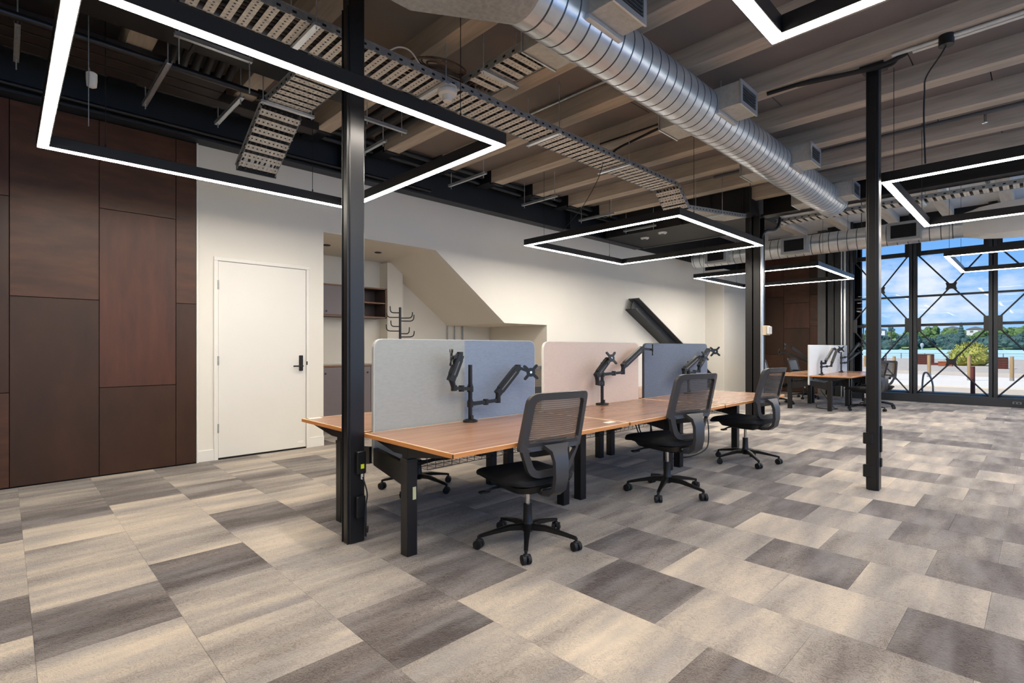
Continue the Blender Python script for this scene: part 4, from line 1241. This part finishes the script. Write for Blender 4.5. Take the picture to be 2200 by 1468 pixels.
# ------------------------------------------------------------------ felt desk screens
def screen(name_label, x0, x1, y, z0, z1, mats, r=.07, split=None):
    t = thing('desk_screen', name_label, 'desk screen', ((x0 + x1) / 2, y, z0), 'felt screens between desks')
    T = .028
    def slab(a, b, ra, rb, m, d0, d1, nm):
        pts = roundpoly([(a, z0), (b, z0), (b, z1), (a, z1)], [.02, .02, rb, ra], 6)
        return part(nm, G().prism(pts, lambda u, v, tt: (u, y - T / 2 + d0 + (T - d0 - d1) * tt, v)), m, t)
    if split:
        slab(x0 + .004, split, r, .0005, mats[0], 0, 0, 'felt_panel')
        slab(split, x1 - .004, .0005, r, mats[1], 0, 0, 'felt_panel')
    else:
        slab(x0 + .004, x1 - .004, r, r, mats[0], 0, 0, 'felt_panel')
    out = roundpoly([(x0, z0 - .004), (x1, z0 - .004), (x1, z1 + .004), (x0, z1 + .004)], [.022, .022, r + .004, r + .004], 6)
    inn = roundpoly([(x0 + .004, z0), (x1 - .004, z0), (x1 - .004, z1), (x0 + .004, z1)], [.02, .02, r, r], 6)
    part('edge_trim', G().ring(out, inn, lambda u, v, tt: (u, y - T / 2 + .001 + (T - .002) * tt, v)), mats[-1], t)
    for x in (x0 + .25, x1 - .25):
        part('bracket', G().cbox((x - .03, y - .024, .60), (x + .03, y - .0145, .664), .002).cbox((x - .03, y + .0145, .60), (x + .03, y + .024, .664), .002), 'black_steel', t)
    return t
screen('two tone felt screen, pale grey left and blue right, on the nearest desks', 1.735, 3.28, 3.0825, .475, 1.298, ['felt_grey', 'felt_blue', 'felt_edge'], split=2.50)
screen('pale pink felt screen between the middle desks', 3.395, 4.925, 3.0825, .475, 1.294, ['felt_pink', 'felt_edge'])
screen('slate blue felt screen at the end of the near row', 5.04, 6.58, 3.0825, .475, 1.29, ['felt_slate', 'felt_edge_dark'])
screen('white felt screen on the far cluster, its edge towards the viewer', 11.52, 12.95, 3.28, .50, 1.30, ['felt_white', 'felt_edge'], r=.02)
screen('white felt screen on the far cluster closest to the glazing', 13.02, 14.4, 3.28, .50, 1.30, ['felt_white', 'felt_edge'], r=.02)

# ------------------------------------------------------------------ twin monitor arms
def vesa(g, c, dx, nz, s=.050):
    """X shaped plate centred at c; dx = in-plane horizontal axis, nz = plate normal"""
    c = Vector(c); dx = Vector(dx).normalized(); nz = Vector(nz).normalized(); up = nz.cross(dx).normalized()
    for a, b in ((1, 1), (1, -1)):
        g.bar(c - (dx * a + up * b) * s, c + (dx * a + up * b) * s, .024, .008, up=nz)
    g.cyl(c - nz * .006, c + nz * .006, .036, 14)
    for a in (-1, 1):
        for b in (-1, 1):
            p = c + (dx * a + up * b) * s
            g.cyl(p - nz * .006, p + nz * .006, .011, 8)
def monitor_arm(label, base, pole_top, arms, group='twin monitor arms', square=False):
    bx, by, bz = base
    t = thing('monitor_arm', label, 'monitor arm', base, group)
    g = G()
    if square: g.cbox((bx - .05, by - .045, bz), (bx + .05, by + .045, bz + .018), .006)
    else: g.lathe([(.055, 0), (.056, .008), (.045, .016), (.026, .022)], base, 24)
    g.cbox((bx - .012, by - .012, bz + .01), (bx + .012, by - .028, bz + .05), .003)
    part('clamp_base', g, 'black_plastic', t, 40)
    part('pole', G().cyl((bx, by, bz + .01), (bx, by, pole_top), .0155, 16), 'black_plastic', t, 40)
    for a in arms:
        cz, elbow, riser, tip, plate, dx, nz = a
        A = Vector((bx, by, cz)); E = Vector(elbow); Rr = Vector(riser); T_ = Vector(tip); P = Vector(plate)
        part('collar', G().cyl(A - Vector((0, 0, .022)), A + Vector((0, 0, .022)), .024, 16).cyl(A + Vector((0, 0, .026)), A + Vector((0, 0, .033)), .020, 12), 'black_plastic', t, 40)
        m_ = (A * .45 + E * .55)
        g = G().bar(A, m_, .030, .026).cyl(m_ - Vector((0, 0, .022)), m_ + Vector((0, 0, .022)), .021, 14).bar(m_, E, .026, .024)
        g.cyl(E - Vector((0, 0, .02)), E + Vector((0, 0, .02)), .022, 14)
        part('lower_arm', g, 'black_plastic', t, 40)
        part('riser', G().tube([E, (E + Rr) / 2, Rr], [.019, .02, .021], 12), 'black_plastic', t, 40)
        d = (T_ - Rr).normalized()
        g = G().bar(Rr - d * .015, T_, .040, .050).bar(Rr + d * .03, T_ - d * .03, .034, .062)
        ua = part('spring_arm', g, 'black_plastic', t, 40)
        sd = d.cross(Vector((0, 0, 1))).normalized()
        up_ = sd.cross(d)
        part('gas_strut', G().cyl(Rr + d * .03 + sd * .020 + up_ * .0, T_ - d * .05 + sd * .020, .005, 8), 'grey_steel', ua, 40)
        g = G().cyl(T_ - Vector((0, 0, .022)), T_ + Vector((0, 0, .022)), .023, 14).bar(T_, P - Vector(nz).normalized() * .008, .024, .022)
        part('tilt_head', g, 'black_plastic', t, 40)
        g = G()
        vesa(g, P, dx, nz)
        part('vesa_plate', g, 'black_plastic', t, 30)
        part('plate_screw', G().cyl(P + Vector(nz).normalized() * .0055, P + Vector(nz).normalized() * .009, .010, 8), 'chrome', t)
    return t
monitor_arm('twin monitor arm before the two tone screen', (2.486, 2.985, TOP), 1.115, [
    (.935, (2.29, 2.93, .955), (2.266, 2.93, 1.02), (2.345, 2.93, 1.19), (2.262, 2.925, 1.172), (.5, .85, 0), (-.85, .5, 0)),
    (.822, (2.735, 2.95, .836), (2.738, 2.95, .895), (2.945, 2.94, 1.085), (3.03, 2.88, 1.045), (.85, -.5, .05), (-.5, -.85, 0))])
monitor_arm('twin monitor arm before the pink screen', (4.144, 2.985, TOP), 1.10, [
    (.896, (3.955, 2.90, .915), (3.94, 2.90, .985), (4.12, 2.90, 1.13), (4.09, 2.84, 1.145), (1, -.2, 0), (-.2, -1, .2)),
    (.983, (4.446, 2.95, .996), (4.453, 2.95, 1.06), (4.80, 2.95, 1.235), (4.98, 2.93, 1.222), (.86, .51, 0), (.51, -.86, 0))], square=True)
monitor_arm('twin monitor arm behind the second chair, before the slate screen', (5.90, 2.985, TOP), 1.08, [
    (.90, (5.62, 2.90, .92), (5.62, 2.90, .985), (5.97, 2.90, 1.13), (6.03, 2.84, 1.145), (1, -.1, .1), (-.1, -1, .1)),
    (.94, (6.10, 2.95, .96), (6.105, 2.95, 1.02), (6.35, 2.95, 1.215), (6.50, 2.93, 1.195), (.6, -.8, 0.05), (-.8, -.6, 0))], square=True)
monitor_arm('folded twin monitor arm before the white screen of the far cluster', (12.05, 3.19, TOP), .98, [
    (.92, (11.98, 3.10, .93), (11.97, 3.09, .98), (12.36, 3.06, 1.22), (12.55, 3.03, 1.19), (.3, 1, 0), (1, -.3, 0)),
    (.85, (12.2, 3.05, .87), (12.22, 3.04, .95), (12.5, 3.02, 1.20), (12.75, 3.0, 1.22), (.3, 1, 0), (1, -.3, 0))])
monitor_arm('twin monitor arm of the far cluster seen against the glazing', (13.55, 3.19, TOP), 1.15, [
    (1.02, (13.75, 3.1, 1.04), (13.78, 3.1, 1.06), (14.45, 3.05, 1.34), (14.62, 3.03, 1.32), (.3, 1, 0), (1, -.3, 0)),
    (.90, (13.7, 3.1, .91), (13.72, 3.08, .97), (14.1, 3.0, 1.12), (14.3, 2.98, 1.14), (.3, 1, 0), (1, -.3, 0))])
monitor_arm('twin monitor arm on the rear desk of the far cluster by the brown panels', (12.3, 3.37, TOP), 1.0, [
    (.95, (12.1, 3.45, .97), (12.08, 3.46, 1.03), (11.95, 3.72, 1.25), (11.95, 3.85, 1.27), (1, .1, 0), (.1, 1, 0)),
    (.85, (12.45, 3.5, .87), (12.47, 3.52, .93), (12.2, 3.9, 1.13), (12.1, 4.02, 1.15), (1, .4, 0), (.4, 1, 0))])

# ------------------------------------------------------------------ task chairs
def make_chair(label, seatz=.455, mesh='chair_mesh', group='black task chairs'):
    t = thing('office_chair', label, 'chair', (0, 0, 0), group)
    for k in range(5):
        a = PI / 2 + 2 * PI * k / 5 - .05
        c, s = math.cos(a), math.sin(a)
        f = lambda r, z, o=0: Vector((c * r - s * o, s * r + c * o, z))
        g = G()
        prof = [(.03, .135, .05, .040), (.12, .130, .040, .032), (.22, .108, .030, .024), (.29, .092, .026, .020), (.315, .085, .024, .018)]
        rows = []
        for r, z, w, h in prof:
            rows.append([f(r, z - h, -w * .35), f(r, z - h, w * .35), f(r, z - h * .1, w / 2), f(r, z, w * .28), f(r, z, -w * .28), f(r, z - h * .1, -w / 2)])
        vs = [p for rw in rows for p in rw]
        fs = [(i * 6 + j, i * 6 + (j + 1) % 6, (i + 1) * 6 + (j + 1) % 6, (i + 1) * 6 + j) for i in range(4) for j in range(6)] + [tuple(range(5, -1, -1)), tuple(24 + j for j in range(6))]
        g.add(vs, fs)
        lg = part('leg', g, 'black_plastic', t, 50)
        b = a + (.9 if k % 2 else -1.1)
        cc = f(.315, .029)
        ax = Vector((math.cos(b), math.sin(b), 0))
        g = G()
        for s2 in (-1, 1):
            g.cyl(cc + ax * s2 * .006, cc + ax * s2 * .026, .028, 16)
        g.cyl(cc - ax * .03, cc + ax * .03, .009, 8)
        fw = Vector((-ax.y, ax.x, 0))
        g.cyl(f(.315, .05), f(.315, .08), .009, 8)
        g.cbox(tuple(cc + Vector((-.016, -.016, .006))), tuple(cc + Vector((.016, .016, .032))), .006)
        part('castor', g, 'rubber', lg, 40)
    part('hub', G().lathe([(.032, .085), (.036, .10), (.036, .135), (.030, .15), (.027, .22), (.027, .255)], (0, 0, 0), 20), 'black_plastic', t, 40)
    part('gas_lift', G().cyl((0, 0, .25), (0, 0, seatz - .10), .0145, 16), 'chrome', t, 50)
    g = G().cbox((-.085, -.13, seatz - .105), (.085, .10, seatz - .055), .015).cbox((-.05, -.20, seatz - .09), (.05, -.10, seatz - .05), .01)
    part('mechanism', g, 'black_plastic', t, 40)
    part('lever', G().tube(smooth_path([(-.07, .05, seatz - .08), (-.2, .07, seatz - .085), (-.27, .08, seatz - .10)]), .008, 8).cbox((-.31, .06, seatz - .108), (-.24, .10, seatz - .094), .005), 'black_plastic', t, 40)
    # seat: soft slab with waterfall front, lofted sections along y
    secs = [(y_ + .025, w_, d_, h_) for y_, w_, d_, h_ in [(-.23, .19, .0, .045), (-.20, .225, .005, .065), (-.10, .245, .0, .074), (.05, .25, -.004, .076), (.16, .245, .002, .074), (.22, .232, -.004, .068), (.255, .205, -.022, .05), (.268, .17, -.036, .02)]]
    g = G(); n = 20; vs = []
    for y, w, dz, th in secs:
        for j in range(n):
            a = 2 * PI * j / n
            cx = math.copysign(abs(math.cos(a)) ** .55, math.cos(a)) * w
            cz = math.copysign(abs(math.sin(a)) ** .7, math.sin(a)) * th / 2
            dish = -.010 * (1 - (cx / .25) ** 2) if cz > 0 else 0
            vs.append((cx, y, seatz - .012 + dz + cz + dish))
    fs = [(i * n + j, i * n + (j + 1) % n, (i + 1) * n + (j + 1) % n, (i + 1) * n + j) for i in range(len(secs) - 1) for j in range(n)]
    fs += [tuple(range(n - 1, -1, -1)), tuple((len(secs) - 1) * n + j for j in range(n))]
    g.add(vs, fs)
    part('seat', g, 'black_fabric', t, 60)
    part('seat_shell', G().prism(roundpoly([(-.215, -.21), (.215, -.21), (.205, .22), (-.205, .22)], .09, 5), lambda u, v, tt: (u * (.86 + .14 * tt), v * (.86 + .14 * tt), seatz - .078 + .042 * tt)), 'black_plastic', t, 40)
    # backrest mapped onto a reclined, slightly dished sheet
    def bk(off=0.0):
        def fn(u, v, tt):
            lean = -.175 - .17 * (v - .5) - .22 * (v - .62) ** 2
            return (u, lean - .055 * (1 - (u / .24) ** 2) * (.6 if v < .6 else 1) + .03 * 0 - (off + .030 * tt), v)
        return fn
    z0, zm, z1 = seatz + .02, .675, .985
    up_o = roundpoly([(-.235, zm - .035), (.235, zm - .035), (.222, z1), (-.222, z1)], [.02, .02, .06, .06], 7)
    up_i = roundpoly([(-.192, zm + .018), (.192, zm + .018), (.183, z1 - .042), (-.183, z1 - .042)], [.02, .02, .035, .035], 7)
    lo_o = roundpoly([(-.235, zm + .012), (.235, zm + .012), (.155, z0), (-.155, z0)][::-1], [.08, .08, .02, .02], 7)
    lo_o = roundpoly([(-.150, z0), (.150, z0), (.235, zm + .012), (-.235, zm + .012)], [.07, .07, .02, .02], 7)
    lo_i = roundpoly([(-.118, z0 + .040), (.118, z0 + .040), (.186, zm - .032), (-.186, zm - .032)], [.045, .045, .02, .02], 7)
    def grid_ring(outer, inner, fn):
        g = G().ring(outer, inner, fn)
        return g
    g = grid_ring(up_o, up_i, bk())
    part('back_frame', g, 'grey_plastic', t, 45)
    part('lower_frame', grid_ring(lo_o, lo_i, bk(.001)), 'grey_plastic', t, 45)
    g = G()
    nu, nv = 12, 8
    for i in range(nu + 1):
        for j in range(nv + 1):
            v = zm + .01 + (z1 - .035 - zm - .01) * j / nv
            hw = .196 - .01 * j / nv
            u = -hw + 2 * hw * i / nu
            p = bk(.0)(u, v, .25)
            g.v.append(p)
    for i in range(nu):
        for j in range(nv):
            g.f.append((i * (nv + 1) + j, (i + 1) * (nv + 1) + j, (i + 1) * (nv + 1) + j + 1, i * (nv + 1) + j + 1)); g.m.append(0)
    part('mesh_panel', g, mesh, t, 60)
    # lumbar pad seen through the lower opening
    g = G().prism(roundpoly([(-.15, .60), (.15, .60), (.13, .70), (-.13, .70)], .03, 4), lambda u, v, tt: (u, bk()(u, v, 0)[1] + .012 + .018 * tt, v))
    part('lumbar_pad', g, 'black_plastic', t, 40)
    # spine: flat plate from the mechanism up to the middle of the frame, curved forward below
    g = G()
    pts = [(.0, -.08, seatz - .072), (.0, -.19, seatz - .085), (.0, -.26, seatz - .075), (.0, -.305, seatz - .04), (.0, -.322, seatz + .03), (0, -.320, .58), (0, -.302, .635), (0, -.272, .668)]
    ws = [.075, .08, .085, .09, .095, .10, .115, .19]
    vs = []
    for i, p in enumerate(pts):
        a = Vector(pts[max(i - 1, 0)]); b = Vector(pts[min(i + 1, len(pts) - 1)])
        d = (b - a).normalized(); nn2 = Vector((0, -d.z, d.y))
        w = ws[i] / 2
        for sx, sn in ((-1, -1), (1, -1), (1, 1), (-1, 1)):
            q = Vector(p) + nn2 * sn * .014
            vs.append((sx * w, q.y, q.z))
    fs = [(i * 4 + j, i * 4 + (j + 1) % 4, (i + 1) * 4 + (j + 1) % 4, (i + 1) * 4 + j) for i in range(7) for j in range(4)] + [(3, 2, 1, 0), (28, 29, 30, 31)]
    g.add(vs, fs)
    part('spine', g, 'grey_plastic', t, 40)
    return t
ch = make_chair('mesh back task chair pulled out at the nearest desk, back to the viewer')
ch.location = (2.37, 2.28, 0); ch.rotation_euler = (0, 0, R(-9))
cx2 = dup(ch, (4.06, 2.25, 0), R(-14), 'mesh back task chair at the pink screen desk, second along the row', scale=(1.04, 1.04, 1.05))
for o in cx2.children:
    if o.name.startswith('leg'): o.rotation_euler.z = R(-20)
dup(ch, (5.76, 2.26, 0), R(-7), 'mesh back task chair at the end of the near row, seen side on', scale=(1.04, 1.04, 1.05))
dup(ch, (2.62, 3.86, 0), PI + .3, 'task chair behind the two tone screen, only its base seen under the desk')
dup(ch, (5.25, 4.72, 0), PI - .2, 'task chair behind the near row, its back seen between blue and pink screens')
dup(ch, (12.15, 2.45, 0), R(-18), 'task chair at the far cluster, mostly hidden by the lone post')
dup(ch, (13.05, 2.40, 0), R(-58), 'task chair at the far cluster just right of the lone post')
c2 = make_chair('task chair, window light painted into its back, on the far side of the far cluster, beside the column', mesh='chair_mesh_daylit')
c2.location = (12.35, 4.14, 0); c2.rotation_euler = (0, 0, PI + .1)
dup(c2, (14.05, 4.08, 0), PI - .15, 'task chair, window light painted into its back, on the far side of the far cluster, before the brown panels')

# ------------------------------------------------------------------ alcove furniture
t = thing('wall_cabinet', 'wall hung grey cabinet with an open brown shelf in the alcove', 'cabinet', (3.72, 7.78, 1.73))
X0, X1, XD, Y0, Y1, Z0, Z1 = 2.91, 4.53, 3.93, 7.60, 7.965, 1.73, 2.22
part('carcass', G().box((X0, Y0, Z0), (X1, Y1, Z0 + .02)).box((X0, Y0, Z1 - .02), (X1, Y1, Z1)).box((X0, Y1 - .01, Z0), (X1, Y1, Z1)).box((X0, Y0, Z0), (X0 + .018, Y1, Z1)).box((X1 - .018, Y0, Z0), (X1, Y1, Z1)).box((XD - .009, Y0, Z0), (XD + .009, Y1, Z1)), 'cabinet_brown', t)
part('edge_strip', G().box((X0, Y0 - .004, Z0 - .001), (X1, Y0 + .002, Z0 + .021)).box((X0, Y0 - .004, Z1 - .021), (X1, Y0 + .002, Z1 + .001)).box((X1 - .02, Y0 - .004, Z0), (X1, Y0 + .002, Z1)), 'cabinet_edge', t)
part('shelf', G().box((XD, Y0 + .01, 1.965), (X1 - .018, Y1 - .01, 1.985)), 'cabinet_edge', t)
for a, b in ((X0 + .005, 3.418), (3.424, XD)):
    d = part('door', G().cbox((a, Y0 - .016, Z0 + .024), (b, Y0 - .002, Z1 - .024), .002), 'cabinet_grey', t)
    part('knob', G().lathe([(.006, 0), (.006, .012), (.014, .016), (.014, .022)], (0, 0, 0), 12).xf(Matrix.Translation((a + .06, Y0 - .016, Z0 + .07)) @ Matrix.Rotation(R(90), 4, 'X')), 'black_plastic', d)
t = thing('base_cabinet', 'grey base cabinet with timber edged top in the alcove', 'cabinet', (3.72, 7.7, 0))
Y0 = 7.42
part('carcass', G().box((X0, Y0, .08), (4.53, 7.965, .955)).box((X0, Y0 + .05, 0), (4.53, 7.965, .08)), 'cabinet_brown', t)
part('countertop', G().cbox((X0, Y0 - .02, .955), (4.55, 7.968, .985), .002), 'felt_edge', t)
part('edge_strip', G().box((X0, Y0 - .024, .957), (4.552, Y0 - .019, .983)), 'cabinet_edge', t)
for k in range(4):
    a = X0 + .01 + k * .405; b = a + .40
    d = part('door', G().cbox((a, Y0 - .016, .09), (b, Y0 - .001, .95), .002), 'cabinet_grey', t)
    kx = b - .06 if k % 2 == 0 else a + .06
    part('knob', G().lathe([(.006, 0), (.006, .012), (.014, .016), (.014, .022)], (0, 0, 0), 12).xf(Matrix.Translation((kx, Y0 - .016, .86)) @ Matrix.Rotation(R(90), 4, 'X')), 'black_plastic', d)
t = thing('coat_stand', 'black coat stand with curled hooks in the alcove', 'coat stand', (4.35, 6.9, 0))
part('pole', G().cyl((4.35, 6.9, .02), (4.35, 6.9, 1.86), .019, 14).cyl((4.35, 6.9, 1.86), (4.35, 6.9, 1.865), .016, 14), 'black_plastic', t, 40)
part('foot', G().lathe([(.18, 0), (.18, .012), (.03, .03)], (4.35, 6.9, 0), 28), 'black_plastic', t, 40)
for a, z, L_, hh in [(150, 1.78, .15, .10), (135, 1.71, .21, .07), (150, 1.57, .14, .09), (140, 1.50, .21, .10), (-45, 1.70, .19, .09), (-28, 1.655, .21, .10), (-30, 1.46, .14, .10), (-48, 1.41, .22, .09)]:
    c, s = math.cos(R(a)), math.sin(R(a))
    pts = smooth_path([(4.35 + c * r, 6.9 + s * r, z + dz) for r, dz in ((.015, 0), (L_ * .5, 0), (L_ * .8, .004), (L_ * .96, .03), (L_, hh))], 4)
    part('hook', G().tube(pts, .008, 8), 'black_plastic', t, 50)

# ------------------------------------------------------------------ power boxes on the near post
t = thing('power_box', 'black power box with a yellow tag on the near post', 'power box', (1.625, 3.03, .5))
part('box_body', G().cbox((1.592, 3.018, .44), (1.655, 3.051, .585), .006), 'black_plastic', t)
part('yellow_tag', G().box((1.615, 3.0165, .475), (1.638, 3.0185, .503)), 'yellow_tag', t, label='yellow tag')
part('plug', G().cyl((1.63, 3.03, .405), (1.63, 3.03, .44), .008, 8), 'white_plastic', t)
t = thing('power_box', 'lower black power box with hanging cable on the near post', 'power box', (1.625, 3.03, .25))
part('box_body', G().cbox((1.590, 3.018, .16), (1.652, 3.051, .30), .006), 'black_plastic', t)
part('cable', G().tube(smooth_path([(1.63, 3.026, .42), (1.645, 3.012, .36), (1.655, 3.01, .30), (1.64, 3.005, .22), (1.635, 3.0, .14), (1.65, 3.0, .07), (1.665, 3.02, .1)]), .0045, 6), 'rubber', t, 50)
part('strip_label', G().cbox((1.657, 3.03, .03), (1.664, 3.05, .24), .001), 'grey_plastic', t)
solo('floor_cable', G().tube(smooth_path([(6.3, 3.05, .60), (6.32, 2.95, .35), (6.25, 2.9, .1), (6.05, 2.85, .012), (5.6, 2.8, .008), (5.3, 2.9, .008)]), .007, 8), 'rubber', 'black cable drooping to the carpet behind the third chair', 'cable', (5.9, 2.9, .1), smooth=50)
solo('floor_cable', G().tube(smooth_path([(12.4, 3.3, .35), (12.3, 3.1, .1), (12.2, 3.0, .01), (12.05, 2.9, .008), (11.9, 3.0, .008), (12.0, 3.25, .01), (12.5, 3.4, .02)]), .007, 8), 'rubber', 'looped cable on the carpet under the far cluster', 'cable', (12.2, 3.1, .05), smooth=50)
solo('hanging_cable', G().tube(smooth_path([(4.3, 2.75, .62), (4.32, 2.7, .45), (4.42, 2.68, .30), (4.58, 2.7, .34), (4.62, 2.75, .55)]), .006, 8).tube(smooth_path([(4.36, 2.75, .62), (4.38, 2.7, .42), (4.5, 2.68, .36), (4.64, 2.75, .55)]), .006, 8), 'rubber', 'black cables looping below the desk behind the second chair', 'cable', (4.45, 2.7, .45), smooth=50)
solo('camera_dome', G().lathe([(.03, -.03), (.045, -.01), (.045, .03)], (15.0, 5.80, 2.42), 16), 'white_plastic', 'tiny white camera on the pilaster edge', 'camera', (15, 5.8, 2.42), smooth=50)
